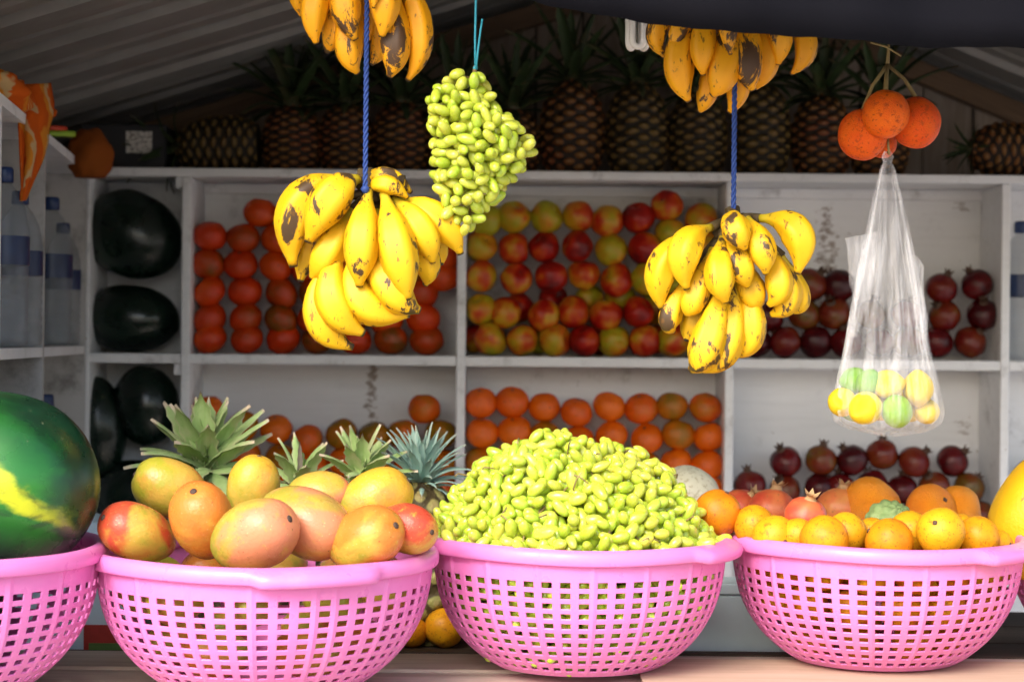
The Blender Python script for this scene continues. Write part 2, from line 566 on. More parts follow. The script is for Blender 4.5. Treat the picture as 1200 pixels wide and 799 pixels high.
def mat_watermelon(name, patch, u=1.0):
    k = NT(name, 0.28, 0.5)
    v = k.vec(False)
    vs = k.vec()
    base = k.ramp(k.noise(9 * u, 5, vs, 0.6), [(0.30, (0.003, 0.016, 0.009)), (0.60, (0.006, 0.040, 0.016)), (0.85, (0.014, 0.075, 0.022))] if patch else
                  [(0.30, (0.002, 0.006, 0.004)), (0.55, (0.003, 0.012, 0.007)), (0.75, (0.008, 0.030, 0.010))])
    if patch:
        sep = k.n('SeparateXYZ')
        k.l(v, sep.inputs[0])
        x, z = sep.outputs[0], sep.outputs[2]
        nz = k.math('MULTIPLY', k.math('SUBTRACT', k.noise(16, 6, k.scale(vs, (0.6, 1, 1.4)), 0.65), 0.5), 0.06)
        # a band running down across the front of the rind
        bandc = k.math('ADD', k.math('ADD', k.math('MULTIPLY', x, 0.62), z), nz)
        dist = k.math('ABSOLUTE', k.math('SUBTRACT', bandc, 0.040))
        lim = k.step(k.math('ADD', x, nz), 0.120, 0.078)
        glow = k.math('MULTIPLY', k.step(dist, 0.095, 0.015), lim)
        base = k.mix(k.math('MULTIPLY', glow, 0.75), base, (0.018, 0.17, 0.012))
        mid = k.math('MULTIPLY', k.step(dist, 0.022, 0.006), lim)
        base = k.mix(k.math('MULTIPLY', mid, 0.92), base, (0.46, 0.48, 0.010))
    stv = k.noise(16 * u, 5, k.scale(vs, (0.35, 1.6, 1.6)), 0.65, 0.8)
    base = k.mix(k.math('MULTIPLY', k.step(stv, 0.48, 0.62), 0.55), base, (0.004, 0.016, 0.008))
    sc = k.step(k.noise(60 * u, 5, k.scale(vs, (1, 1, 0.2)), 0.7), 0.66, 0.72)
    base = k.mix(k.math('MULTIPLY', sc, 0.4), base, (0.25, 0.25, 0.14))
    k.col(base)
    k.l(k.ramp(k.noise(20 * u, 5, vs), [(0.3, 0.16), (0.7, 0.38)]), k.b.inputs['Roughness'])
    return k.m


M['watermelon'] = mat_watermelon('striped_watermelon_rind', True)
M['watermelon_dark'] = mat_watermelon('dark_watermelon_rind', False, 0.1)


def mat_pineapple(name, eye, gap, tip):
    k = NT(name, 0.55, 0.3)
    at = k.n('Attribute')
    at.attribute_name = 'eye'
    e = at.outputs['Fac']
    v = k.vec()
    c = k.mix(k.noise(12, 4, v), tuple(x * 0.6 for x in eye), eye)
    c = k.mix(k.step(k.noise(2.2, 3, v), 0.35, 0.7), c, tip)
    c = k.mix(k.step(e, 0.72, 0.38), c, gap)
    c = k.mix(k.math('MULTIPLY', k.step(e, 0.93, 1.0), 0.35), c, (0.36, 0.24, 0.12))
    k.col(c)
    k.bump(k.noise(30, 3, v), 0.4, 0.01)
    return k.m


M['pine_dark'] = mat_pineapple('dark_pineapple_rind', (0.22, 0.095, 0.018), (0.022, 0.013, 0.007), (0.18, 0.045, 0.012))
M['pine_green'] = mat_pineapple('green_pineapple_rind', (0.17, 0.105, 0.022), (0.020, 0.015, 0.008), (0.12, 0.065, 0.016))
M['pine_fresh'] = mat_pineapple('fresh_pineapple_rind', (0.34, 0.33, 0.10), (0.07, 0.05, 0.02), (0.46, 0.34, 0.14))


def mat_leaf(name, a, b, tipc):
    k = NT(name, 0.5, 0.35)
    v = k.vec()
    uv = k.n('TexCoord').outputs['UV']
    sep = k.n('SeparateXYZ')
    k.l(uv, sep.inputs[0])
    c = k.mix(k.noise(6, 3, k.scale(v, (3, 3, 0.6))), a, b)
    c = k.mix(k.math('MULTIPLY', k.info()['Random'], 0.35), c, tuple(x * 0.5 for x in a))
    c = k.mix(k.math('MULTIPLY', k.step(k.noise(2.2, 3, v), 0.52, 0.72), 0.45), c, tipc)
    dry = k.step(k.math('ADD', sep.outputs[0], k.math('MULTIPLY', k.noise(5, 4, v), 0.35)), 1.02, 1.16)
    c = k.mix(dry, c, tipc)
    edge = k.math('ABSOLUTE', k.math('SUBTRACT', sep.outputs[1], 0.5))
    c = k.mix(k.math('MULTIPLY', k.step(edge, 0.40, 0.5), 0.4), c, tipc)
    k.col(c)
    k.b.inputs['Transmission Weight'].default_value = 0.0
    return k.m


M['leaf'] = mat_leaf('pineapple_leaf', (0.24, 0.42, 0.09), (0.60, 0.72, 0.36), (0.62, 0.50, 0.36))
M['leaf_blue'] = mat_leaf('bluish_pineapple_leaf', (0.26, 0.48, 0.40), (0.56, 0.74, 0.66), (0.46, 0.50, 0.40))
M['leaf_dark'] = mat_leaf('dark_pineapple_leaf', (0.018, 0.034, 0.012), (0.040, 0.068, 0.020), (0.09, 0.07, 0.03))
M['leaf_dry'] = mat_leaf('dry_pineapple_leaf', (0.20, 0.17, 0.13), (0.34, 0.28, 0.24), (0.16, 0.12, 0.10))


def mat_cloth(name, a, b, stripe=None):
    k = NT(name, 0.9, 0.1)
    v = k.vec(False)
    c = k.mix(k.noise(9, 4, v), a, b)
    if stripe:
        uv = k.n('TexCoord').outputs['UV']
        sep = k.n('SeparateXYZ')
        k.l(uv, sep.inputs[0])
        w = k.math('ADD', k.math('MULTIPLY', sep.outputs[1], 1.5), k.math('MULTIPLY', k.noise(12, 3, v), 2.2))
        f = k.math('FRACT', w)
        c = k.ramp(f, [(0.0, stripe[0]), (0.26, stripe[0]), (0.34, stripe[1]), (0.55, stripe[1]), (0.62, stripe[2]), (0.74, stripe[2]), (0.80, stripe[0])])
    k.col(c)
    wv = k.noise(420, 2, v)
    k.bump(wv, 0.3, 0.0008)
    return k.m


M['navy'] = mat_cloth('navy_awning_canvas', (0.0035, 0.0035, 0.0055), (0.006, 0.006, 0.009))
M['orange_cloth'] = mat_cloth('orange_striped_cloth', (0.7, 0.2, 0.02), (0.7, 0.2, 0.02), [(0.50, 0.085, 0.008), (0.56, 0.20, 0.02), (0.52, 0.34, 0.16)])
M['sack'] = mat_cloth('rust_orange_sack', (0.22, 0.050, 0.010), (0.30, 0.085, 0.014))


def mat_rope(name, a, b):
    k = NT(name, 0.6, 0.3)
    v = k.vec(False)
    k.col(k.mix(k.noise(300, 3, v), a, b))
    return k.m


M['rope'] = mat_rope('blue_nylon_rope', (0.012, 0.030, 0.15), (0.035, 0.085, 0.30))
M['twine'] = mat_rope('turquoise_twine', (0.02, 0.22, 0.32), (0.05, 0.36, 0.46))


def mat_film():
    k = NT('clear_bag_film', 0.13, 0.8)
    v = k.vec(False)
    k.col((0.93, 0.92, 0.93))
    cr = k.noise(30, 5, k.scale(v, (2.4, 2.4, 0.16)), 0.65)
    k.l(k.ramp(cr, [(0.40, 0.04), (0.66, 0.24)]), k.b.inputs['Alpha'])
    k.bump(cr, 1.0, 0.010)
    return k.m


M['film'] = mat_film()


def mat_bottle():
    k = NT('clear_bottle_plastic', 0.12, 0.6)
    v = k.vec(False)
    k.col(k.mix(k.noise(30, 4, v), (0.10, 0.12, 0.14), (0.40, 0.44, 0.48)))
    k.b.inputs['Alpha'].default_value = 0.28
    k.bump(k.noise(60, 3, v), 0.6, 0.004)
    return k.m


M['bottle'] = mat_bottle()
M['cap'] = mat_plain('blue_cap_plastic', (0.008, 0.030, 0.11), 0.4)


def mat_label(name, a, b, sc):
    k = NT(name, 0.5, 0.4)
    v = k.vec(False)
    k.col(k.mix(k.step(k.noise(sc, 2, k.scale(v, (1, 1, 2.2))), 0.52, 0.56), a, b))
    return k.m


M['label'] = mat_plain('blue_bottle_label', (0.008, 0.024, 0.080), 0.4, 0.5, 40)
M['carton'] = mat_plain('black_carton', (0.014, 0.014, 0.018), 0.6)
M['print'] = mat_label('small_print_label', (0.62, 0.60, 0.56), (0.22, 0.20, 0.18), 110)
M['lamp'] = mat_plain('lamp_tube_glass', (0.86, 0.85, 0.83), 0.25, 0.04)
M['lampbase'] = mat_plain('lamp_base_plastic', (0.62, 0.60, 0.56), 0.4, 0.05)
M['steel'] = mat_plain('bright_steel', (0.6, 0.6, 0.6), 0.25, 0.05, 20, 1.0)
M['pale_blue'] = mat_plain('pale_blue_card', (0.56, 0.72, 0.78), 0.6, 0.12)
M['red_print'] = mat_plain('red_printed_card', (0.42, 0.035, 0.025), 0.6, 0.4, 50)
M['green_print'] = mat_plain('green_printed_card', (0.10, 0.20, 0.045), 0.6, 0.4, 50)
M['yellow'] = mat_plain('yellow_plastic_sheet', (0.78, 0.58, 0.05), 0.5, 0.1)
M['lime_roll'] = mat_plain('lime_green_wrap', (0.26, 0.42, 0.03), 0.5, 0.3, 60)
M['red_roll'] = mat_plain('red_wrap', (0.5, 0.05, 0.02), 0.5, 0.3, 60)


def mat_ground():
    k = NT('sandy_ground', 0.95, 0.1)
    v = k.vec(False)
    c = k.ramp(k.noise(0.8, 8, v, 0.65), [(0.3, (0.40, 0.37, 0.33)), (0.7, (0.55, 0.51, 0.46))])
    c = k.mix(k.step(k.noise(30, 4, v), 0.6, 0.75), c, (0.22, 0.18, 0.14))
    k.col(c)
    k.bump(k.noise(20, 8, v), 0.6, 0.02)
    return k.m


M['ground'] = mat_ground()

# ------------------------------------------------------------------ ground
g = obj('ground', mesh('ground', [(-400, -400, 0), (400, -400, 0), (400, 400, 0), (-400, 400, 0)], [(0, 1, 2, 3)], M['ground'], False))
g['kind'] = 'structure'

# ------------------------------------------------------------------ the stall: roof, walls, beams
XL, XR, YB = -1.22, 1.60, 4.24
RIDX = 0.37


def roof_z(x):
    return EYE + (0.752 + 0.314 * x if x <= RIDX else 1.019 - 0.41 * x)


stall = thing('market_stall', 'timber market stall with limewashed board walls under a corrugated metal gable roof', 'stall', (0, 3, 0))
so = Vector((0, 3, 0))


def roof_sheet(x0, x1):
    V, Fc = [], []
    ys = []
    y = 2.02
    per = 0.25
    pat = [(0, 0), (0.095, 0), (0.110, 0.008), (0.125, 0), (0.172, 0), (0.190, 0.042), (0.228, 0.042), (0.246, 0)]
    while y < YB + 0.12:
        for a, h in pat:
            ys.append((y + a, h))
        y += per
    nx = 10
    for (yy, h) in ys:
        for i in range(nx + 1):
            x = x0 + (x1 - x0) * i / nx
            w = 0.003 * math.sin(3.1 * yy + 2.2 * x)
            V.append(Vector((x, yy, roof_z(x) + h + w)) - so)
    n = nx + 1
    for j in range(len(ys) - 1):
        for i in range(nx):
            Fc.append((j * n + i, j * n + i + 1, (j + 1) * n + i + 1, (j + 1) * n + i))
    return mesh('roof_sheet', V, Fc, M['roof'], False)


for x0, x1 in ((XL - 0.12, RIDX + 0.004), (RIDX - 0.004 + 0.008, XR + 0.15)):
    o = obj('roof_sheet', roof_sheet(x0, x1), stall)
    md = o.modifiers.new('thick', 'SOLIDIFY')
    md.thickness = 0.0015
# back wall: upright boards cut to the roof line
x = XL
bi = 0
while x < XR - 0.02:
    w = 0.125 + 0.02 * math.sin(bi * 1.7)
    x1 = min(x + w, XR)
    za, zb = roof_z(x) - 0.012, roof_z(x1 - 0.005) - 0.012
    dy = 0.004 * math.sin(bi * 2.3)
    V = []
    for yy in (YB + dy, YB + dy + 0.018):
        V += [(x, yy, 0.01), (x1 - 0.005, yy, 0.01), (x1 - 0.005, yy, zb), (x, yy, za)]
    Fc = [(0, 1, 2, 3), (7, 6, 5, 4), (1, 0, 4, 5), (2, 1, 5, 6), (3, 2, 6, 7), (0, 3, 7, 4)]
    cx = Vector(((x + x1) / 2, YB, 1.0))
    obj('wall_board', mesh('wall_board', [Vector(v) - cx for v in V], Fc, M['wall_wood'], False), stall, cx - so)
    x = x1
    bi += 1
board('light_slit_backing', XL - 0.02, XR + 0.02, YB + 0.03, YB + 0.036, 0.0, EYE + 0.95, M['dark_wood'], stall, 0, so)  # unseen sheet added to stop daylight showing through the board gaps
board('ridge_cap', RIDX - 0.09, RIDX + 0.09, 2.02, YB + 0.12, roof_z(RIDX) + 0.036, roof_z(RIDX) + 0.05, M['roof'], stall, 0, so)
# side walls
for xs in (XL - 0.02,):
    y = 2.15
    while y < YB - 0.01:
        y1 = min(y + 0.15, YB - 0.003)
        board('wall_board', xs, xs + 0.018, y, y1 - 0.004, 0.01, roof_z(xs + 0.009) - 0.02, M['wall_wood'], stall, 0, so)
        y = y1
# rafters on the back wall, tie beam that carries the hanging fruit, corner posts
for xa, xb in ((XL + 0.02, RIDX - 0.03), (RIDX + 0.03, XR - 0.02)):
    pts = [Vector((xa, YB - 0.035, roof_z(xa) - 0.038)), Vector((xb, YB - 0.035, roof_z(xb) - 0.038))]
    d = (pts[1] - pts[0])
    me = box_me('rafter', d.length, 0.04, 0.045, M['rafter'], 0.002)
    obj('rafter', me, stall, (pts[0] + pts[1]) / 2 - so, Euler((0, -math.atan2(d.z, d.x), 0)))
BEAM_Z = EYE + 0.50
board('tie_beam', -0.76, 1.20, 2.375, 2.425, BEAM_Z, BEAM_Z + 0.05, M['rafter'], stall, 0.003, so)
for xs in (XL + 0.03, XR - 0.03):
    for yy in (2.20, YB - 0.06):
        board('post', xs - 0.025, xs + 0.025, yy - 0.025, yy + 0.025, 0.0, roof_z(xs) - 0.035, M['rafter'], stall, 0.003, so)

# ------------------------------------------------------------------ shelf unit along the back wall
D0, D1 = 3.80, 3.975
ZT1 = EYE + 0.344
ZT0 = ZT1 - 0.017
ZM1 = EYE - 0.0315
ZM0 = ZM1 - 0.020
ZB1 = EYE - 0.415
ZB0 = ZB1 - 0.020


def ux(px):
    return (px - 600) * D0 / F


colx = [ux(99), ux(217), ux(540), ux(855), ux(1178), ux(1400)]
unit = thing('shelf_unit', 'long white painted wooden shelf unit with fruit in its open cells', 'shelf unit', (0, D0, 0))
uo = Vector((0, D0, 0))
UX0, UX1 = colx[0] - 0.009, colx[-1] + 0.009
board('shelf', UX0 - 0.004, UX1 + 0.004, D0 - 0.004, D1 + 0.02, ZT0, ZT1, M['paint'], unit, 0.002, uo)
for k in range(5):
    xa = colx[k] + 0.009
    xb = colx[k + 1] - 0.009
    board('shelf', xa, xb, D0 + 0.002, D1, ZM0, ZM1, M['paint'], unit, 0.002, uo)
    board('shelf', xa, xb, D0 + 0.002, D1, ZB0, ZB1, M['paint'], unit, 0.002, uo)
    for (za, zb, row) in ((ZM1, ZT0, 0), (ZB1, ZM0, 1), (0.012, ZB0, 2)):
        st = None
        if (k, row) == (3, 0):
            st = [(-0.055, 0.02, 0.022, 0.13, 0.75), (-0.075, -0.07, 0.045, 0.06, 0.6), (0.23, 0.145, 0.03, 0.012, 0.5)]
        elif (k, row) == (1, 1):
            st = [(0.085, 0.10, 0.016, 0.10, 0.8), (0.10, 0.035, 0.045, 0.016, 0.6)]
        elif (k, row) == (3, 1):
            st = [(0.235, 0.06, 0.018, 0.016, 0.45), (0.14, 0.11, 0.008, 0.02, 0.5)]
        pm = mat_paint('white_paint_panel', WHITE, 0.12, stain=st) if st else M['paint']
        board('back_panel', xa - 0.004, xb + 0.004, D1 + 0.0, D1 + 0.008, za - 0.004, zb + 0.004, pm, unit, 0, uo)
    if k in (1, 2, 3):
        board('batten', xa, xb, D1 - 0.014, D1 - 0.0005, ZT0 - 0.022, ZT0 - 0.0005, M['paint'], unit, 0.001, uo)
for k, xx in enumerate(colx):
    board('divider', xx - 0.009, xx + 0.009, D0, D1 - 0.001, 0.0, ZT0 - 0.0005, M['paint'], unit, 0.002, uo)
for zz in (ZT0 - 0.012, ZM0 - 0.012):
    board('cleat', colx[1] - 0.023, colx[1] - 0.0095, D0 + 0.004, D0 + 0.06, zz - 0.011, zz + 0.011, M['paint'], unit, 0.001, uo)
# small cup hook screwed under the top shelf
hp = P(347, 219, D0 + 0.02)
hk = []
for i in range(14):
    a = -math.pi / 2 + i / 13 * 4.6
    hk.append(hp + Vector((0.006 * math.cos(a), 0, -0.012 + 0.006 * math.sin(a))) - uo)
me = tubes('cup_hook', [([Vector((hp.x, hp.y, ZT0)) - uo, hp - uo + Vector((0, 0, -0.006))], 0.0016), (hk, 0.0018)], M['steel'])
obj('cup_hook', me, unit)

# ------------------------------------------------------------------ shelf unit along the side wall
side = thing('side_shelf_unit', 'scuffed white wooden shelf unit of water bottles standing along the side wall', 'shelf unit', (-0.95, 3.1, 0))
sdo = Vector((-0.95, 3.1, 0))


def facex(y):
    return -0.728 - (y - 2.67) * 0.118


def side_board(name, ya, yb, depth, z0, z1, m):
    """a level board whose front edge follows the unit's face"""
    V = []
    for z in (z0, z1):
        V += [(facex(ya), ya, z), (facex(yb), yb, z), (facex(yb) - depth, yb, z), (facex(ya) - depth, ya, z)]
    Fc = [(3, 2, 1, 0), (4, 5, 6, 7), (0, 1, 5, 4), (1, 2, 6, 5), (2, 3, 7, 6), (3, 0, 4, 7)]
    c = Vector((facex((ya + yb) / 2), (ya + yb) / 2, z0))
    return obj(name, mesh(name, [Vector(v) - c for v in V], Fc, m, False), side, c - sdo)


ystops = [2.20, 2.66, 3.14, 3.775]
side_board('shelf', 2.19, 3.785, 0.30, ZT1 - 0.016, ZT1, M['paint'])
for i in range(3):
    ya, yb = ystops[i] + 0.009, ystops[i + 1] - 0.009
    side_board('shelf', ya, yb, 0.29, ZM0 + 0.018, ZM1 + 0.014, M['paint'])
    side_board('shelf', ya, yb, 0.29, ZB0, ZB1, M['paint'])
for i, yy in enumerate(ystops):
    side_board('divider', yy - 0.008, yy + 0.008, 0.295, 0.0, ZT1 - 0.0165, M['paint'] if i < 2 else M['paint_grimy'])
V = []
bk = [(facex(2.19) - 0.297, 2.19), (facex(3.785) - 0.297, 3.785)]
Vb = [Vector((bk[0][0], bk[0][1], 0)), Vector((bk[1][0], bk[1][1], 0)), Vector((bk[1][0], bk[1][1], ZT1 - 0.0165)), Vector((bk[0][0], bk[0][1], ZT1 - 0.0165))]
o = obj('back_panel', mesh('back_panel', [v - sdo for v in Vb], [(0, 1, 2, 3)], M['paint_grimy'], False), side)
md = o.modifiers.new('thick', 'SOLIDIFY')
md.thickness = 0.006
md.offset = 1

# ------------------------------------------------------------------ table with the baskets, bench and riser behind it
ZTAB = EYE - 0.438
T0, T1 = 2.06, 2.625
table = thing('plank_table', 'weathered wooden plank table carrying the pink baskets', 'table', (0.1, 2.35, 0))
to = Vector((0.1, 2.35, 0))
ply = [2.06, 2.195, 2.345, 2.49, 2.625]
for i in range(4):
    dz = (0.0, 0.0015, -0.002, 0.001)[i]
    board('plank', -1.12, 1.45, ply[i] + 0.002, ply[i + 1] - 0.002, ZTAB - 0.028 + dz, ZTAB + dz, M['table_wood'], table, 0.003, to)
for yy in (T0 + 0.03, T1 - 0.06):
    board('apron', -1.05, 1.38, yy, yy + 0.025, ZTAB - 0.11, ZTAB - 0.0305, M['table_wood'], table, 0.002, to)
for xx in (-1.05, 1.33):
    for yy in (T0 + 0.058, T1 - 0.11):
        board('leg', xx, xx + 0.05, yy, yy + 0.048, 0, ZTAB - 0.031, M['table_wood'], table, 0.003, to)

ZBEN = EYE - 0.452
bench = thing('rear_bench', 'dark low wooden bench hidden behind the basket table', 'bench', (0.1, 2.95, 0))
bo = Vector((0.1, 2.95, 0))
for i in range(3):
    ya = 2.685 + i * 0.17
    board('plank', -0.66, 1.40, ya, ya + 0.165, ZBEN - 0.025, ZBEN, M['dark_wood'], bench, 0.002, bo)
board('lip_board', -0.45, 1.40, 2.655, 2.6835, ZBEN - 0.06, ZBEN + 0.012, M['dark_wood'], bench, 0.002, bo)
for xx in (-0.62, 1.32):
    for yy in (2.70, 3.13):
        board('leg', xx, xx + 0.05, yy, yy + 0.048, 0, ZBEN - 0.026, M['dark_wood'], bench, 0.003, bo)
ZRIS = EYE - 0.293
riser = thing('riser_shelf', 'small wooden riser shelf behind the grape basket', 'shelf', (0.6, 3.0, ZBEN))
ro = Vector((0.6, 3.0, ZBEN))
board('plank', -0.10, 1.34, 2.82, 3.12, ZRIS - 0.018, ZRIS, M['table_wood'], riser, 0.002, ro)
for xx in (-0.09, 0.62, 1.31):
    board('leg', xx, xx + 0.02, 2.84, 3.10, ZBEN + 0.0005, ZRIS - 0.0185, M['dark_wood'], riser, 0.002, ro)

# torn cardboard and yellow sheet at the table's front edge
V, Fc = [], []
n = 60
for i in range(n + 1):
    x = 0.17 + 0.93 * i / n
    jag = 0.010 * mnoise.noise(Vector((x * 14, 3.1, 0))) + 0.006 * mnoise.noise(Vector((x * 60, 1.1, 0)))
    V += [(x, 2.352 + jag, ZTAB + 0.0075), (x, 2.56, ZTAB + 0.0075)]
    V += [(x, 2.352 + jag, ZTAB + 0.0035), (x, 2.56, ZTAB + 0.0035)]
for i in range(n):
    a, b = i * 4, i * 4 + 4
    Fc += [(a, b, b + 1, a + 1), (a + 3, b + 3, b + 2, a + 2), (a + 2, b + 2, b, a), (a + 1, b + 1, b + 3, a + 3)]
o = obj('cardboard_sheet', mesh('cardboard_sheet', V, Fc, M['card'], False))
tag(o, 'flattened brown cardboard with a torn edge under the grape and passion fruit baskets', 'cardboard')
o = board('plastic_sheet', 0.30, 1.20, 2.215, 2.335, ZTAB + 0.0025, ZTAB + 0.0038, M['yellow'], None, 0)
tag(o, 'strip of yellow plastic sheet lying along the table edge', 'sheet')

# ------------------------------------------------------------------ pink baskets
BW = smooth_tab([(0, .555), (.05, .625), (.15, .725), (.25, .80), (.39, .875), (.55, .93), (.76, .967), (1, .985)], 61)


def wall_r(t, Rr):
    return interp(BW, t) * Rr


def basket(label, loc, Rr, H, rotz, tilt=(0, 0)):
    root = thing('plastic_basket', label, 'basket', loc, Euler((tilt[0], tilt[1], 0)), None)
    N = 52
    rows = 10
    ts = [0.0, 0.045]
    t = 0.045
    for i in range(rows):
        hole = 0.0465 - 0.0008 * (rows - i)
        bar = 0.0370
        ts.append(t + hole)
        ts.append(t + hole + bar)
        t += hole + bar
    ts[-1] = t
    ts += [0.92, 1.0]
    V, Fc = [], []
    offs = [0.22, 0.77, 1.0]
    for j, tt in enumerate(ts):
        r0 = wall_r(tt, Rr)
        for k in range(N):
            for q, of in enumerate(offs):
                a = 2 * math.pi * (k + of) / N + rotz
                r = r0
                if q == 2 and k % 3 == 0:
                    r += 0.0014
                r += 0.0012 * math.sin(3 * a + 1.3) * tt
                V.append((r * math.cos(a), r * math.sin(a), 0.004 + tt * (H - 0.012)))
    n = N * 3
    for j in range(len(ts) - 1):
        hole_row = 1 <= j <= 2 * rows - 1 and j % 2 == 1
        for i in range(n):
            q = i % 3
            if hole_row and q == 0:
                continue
            k = (i + 1) % n
            Fc.append((j * n + i, j * n + k, (j + 1) * n + k, (j + 1) * n + i))
    wme = mesh('lattice_wall', V, Fc, M['pink'], False)
    wo_ = obj('lattice_wall', wme, root)
    md = wo_.modifiers.new('thick', 'SOLIDIFY')
    md.thickness = 0.0026
    md.offset = -1
    md = wo_.modifiers.new('soft', 'BEVEL')
    md.width = 0.0006
    md.segments = 1
    md.limit_method = 'ANGLE'
    # base with rings of slots
    bpf = [(0.012, 0.006), (0.03, 0.006), (0.30 * Rr, 0.006), (0.34 * Rr, 0.003), (0.553 * Rr, 0.0035), (0.556 * Rr, 0.0065), (0.31 * Rr, 0.0095), (0.012, 0.0095)]
    v, f, u = lathe(bpf, 64)
    obj('base', mesh('base', v, f, M['pink']), root)
    # rolled rim with two grip lips
    sec = [(0.955, -0.016), (0.957, -0.004), (0.968, 0.0), (0.990, 0.0008), (1.012, -0.0015), (1.026, -0.006), (1.029, -0.012), (1.026, -0.0175), (1.020, -0.0190),
           (1.012, -0.0182), (1.008, -0.012), (0.992, -0.010), (0.975, -0.012), (0.972, -0.018)]
    V, Fc = [], []
    na = 120
    for i in range(na):
        a = 2 * math.pi * i / na
        dd = abs((a - rotz + math.pi / 2) % math.pi - math.pi / 2)
        hb = 1.0 - min(1.0, max(0.0, (dd - R(17)) / R(5)))
        hb = hb * hb * (3 - 2 * hb)
        for (rf, z) in sec:
            rr = rf * Rr
            if rf > 0.99:
                rr += hb * (rf - 0.98) * Rr * 1.35
            wob = 0.0012 * math.sin(2 * a + 0.4) + 0.0006 * math.sin(5 * a)
            V.append((rr * math.cos(a), rr * math.sin(a), H + z + wob - hb * (0.003 if rf > 1.0 else 0)))
    m = len(sec)
    for i in range(na):
        k = (i + 1) % na
        for j in range(m):
            jn = (j + 1) % m
            Fc.append((i * m + j, k * m + j, k * m + jn, i * m + jn))
    obj('rim', mesh('rim', V, Fc, M['pink']), root)
    return root


# name: (centre px, distance, radius, height)
BK = {}


def put_basket(key, label, px, d, Rr, H, rotz, dz=0.0, tilt=(0, 0)):
    c = P(px, 400, d)
    c.z = ZTAB + 0.0025 + dz
    BK[key] = (c, Rr, H)
    basket(label, c, Rr, H, rotz, tilt)


put_basket('melon', 'pink plastic lattice basket holding the big striped watermelon', -88, 2.27, 0.214, 0.179, R(58), 0.006)
put_basket('mango', 'pink plastic lattice basket heaped with mangoes', 313, 2.365, 0.213, 0.173, R(-66))
put_basket('grape', 'pink plastic lattice basket heaped with green grapes', 680, 2.50, 0.199, 0.174, R(-24), 0.0055)
put_basket('passion', 'pink plastic lattice basket filled with yellow passion fruit', 1028, 2.56, 0.198, 0.172, R(-40), 0.0055)
put_basket('edge', 'pink plastic lattice basket set beside the passion fruit basket, under the papaya', 1350, 2.645, 0.198, 0.172, R(20), 0.0)

# ------------------------------------------------------------------ fruit meshes


def ball_profile(n, top=0.0, bot=0.0, pw=2.0, shoulder=0.0):
    """unit-radius fruit profile with dimples at the ends"""
    pr = []
    for j in range(n + 1):
        a = -math.pi / 2 + math.pi * j / n
        r = math.cos(a)
        z = math.sin(a)
        if z > 0:
            z -= top * math.exp(-(r / 0.28) ** 2)
            r *= 1 + shoulder * math.sin(max(0, a))
        else:
            z += bot * math.exp(-(r / 0.25) ** 2)
            r *= 1 - shoulder * math.sin(max(0, -a))
        pr.append((max(r, 0.004), z))
    return pr


def lump(amp, freq, seed):
    def fn(p, a, t):
        q = p * freq + Vector((seed * 3.7, seed * 1.9, seed))
        return p * (1 + amp * mnoise.noise(q))
    return fn


def fruit_me(name, mat, seg=22, rings=14, sc=(1, 1, 1), top=0.12, bot=0.06, shoulder=0.0, amp=0.03, seed=1, lobes=0, lobe_amp=0.0, button=None):
    L = lump(amp, 1.6, seed)

    def fn(p, a, t):
        p = L(p, a, t)
        if lobes:
            w = 1 + lobe_amp * math.cos(lobes * a) * math.sin(math.pi * t) ** 0.5
            p = Vector((p.x * w, p.y * w, p.z))
        return Vector((p.x * sc[0], p.y * sc[1], p.z * sc[2]))
    v, f, u = lathe(ball_profile(rings, top, bot, 2, shoulder), seg, fn)
    mats = [mat]
    fm = [0] * len(f)
    if button:
        mats.append(button)
        zt = (1 - top) * sc[2]
        b0 = len(v)
        for rr, zz in ((0.085, -0.02), (0.09, 0.02), (0.05, 0.045)):
            for i in range(8):
                a = 2 * math.pi * i / 8
                q = rr * (1 + 0.25 * (i % 2))
                v.append(Vector((q * math.cos(a), q * math.sin(a), zt + zz)))
        for j in range(2):
            for i in range(8):
                k = (i + 1) % 8
                f.append((b0 + j * 8 + i, b0 + j * 8 + k, b0 + (j + 1) * 8 + k, b0 + (j + 1) * 8 + i))
                fm.append(1)
        f.append(tuple(b0 + 16 + i for i in range(8)))
        fm.append(1)
    return mesh(name, v, f, mats, True, None, fm)


TANG = [fruit_me('tangerine', M['tangerine'], sc=(1, 1, 0.90), amp=0.05, seed=i, button=M['calyx_dark']) for i in range(4)]
TANGR = [fruit_me('red_tangerine', M['tangerine_red'], sc=(1, 1, 0.86), amp=0.05, seed=i + 9, button=M['calyx_dark']) for i in range(4)]
APPL = [fruit_me('apple', M['apple'], sc=(1, 1, 0.97), top=0.30, bot=0.16, shoulder=0.09, amp=0.07, seed=i + 20, lobes=5, lobe_amp=0.012, button=M['calyx_dark']) for i in range(5)]
PASS = [fruit_me('passion_fruit', M['passion'], sc=(1, 1, 0.97), top=0.03, bot=0.03, amp=0.04, seed=i + 30, button=M['calyx_dark']) for i in range(3)]
ORNG = [fruit_me('orange', M['orange'], sc=(1, 1, 0.94), top=0.08, bot=0.04, amp=0.035, seed=i + 40, button=M['calyx_dark']) for i in range(2)]
HORN = [fruit_me('hanging_orange', M['hang_orange'], sc=(1, 1, 1.06), top=0.05, bot=0.03, amp=0.03, seed=i + 45, seg=32, rings=20) for i in range(3)]
POMB = {k: [fruit_me('pomegranate', M[k], sc=(1, 1, 0.94), top=0.02, bot=0.05, amp=0.06, seed=i + 50, lobes=6, lobe_amp=0.02) for i in range(3)] for k in ('pomegranate', 'pomegranate_pale')}


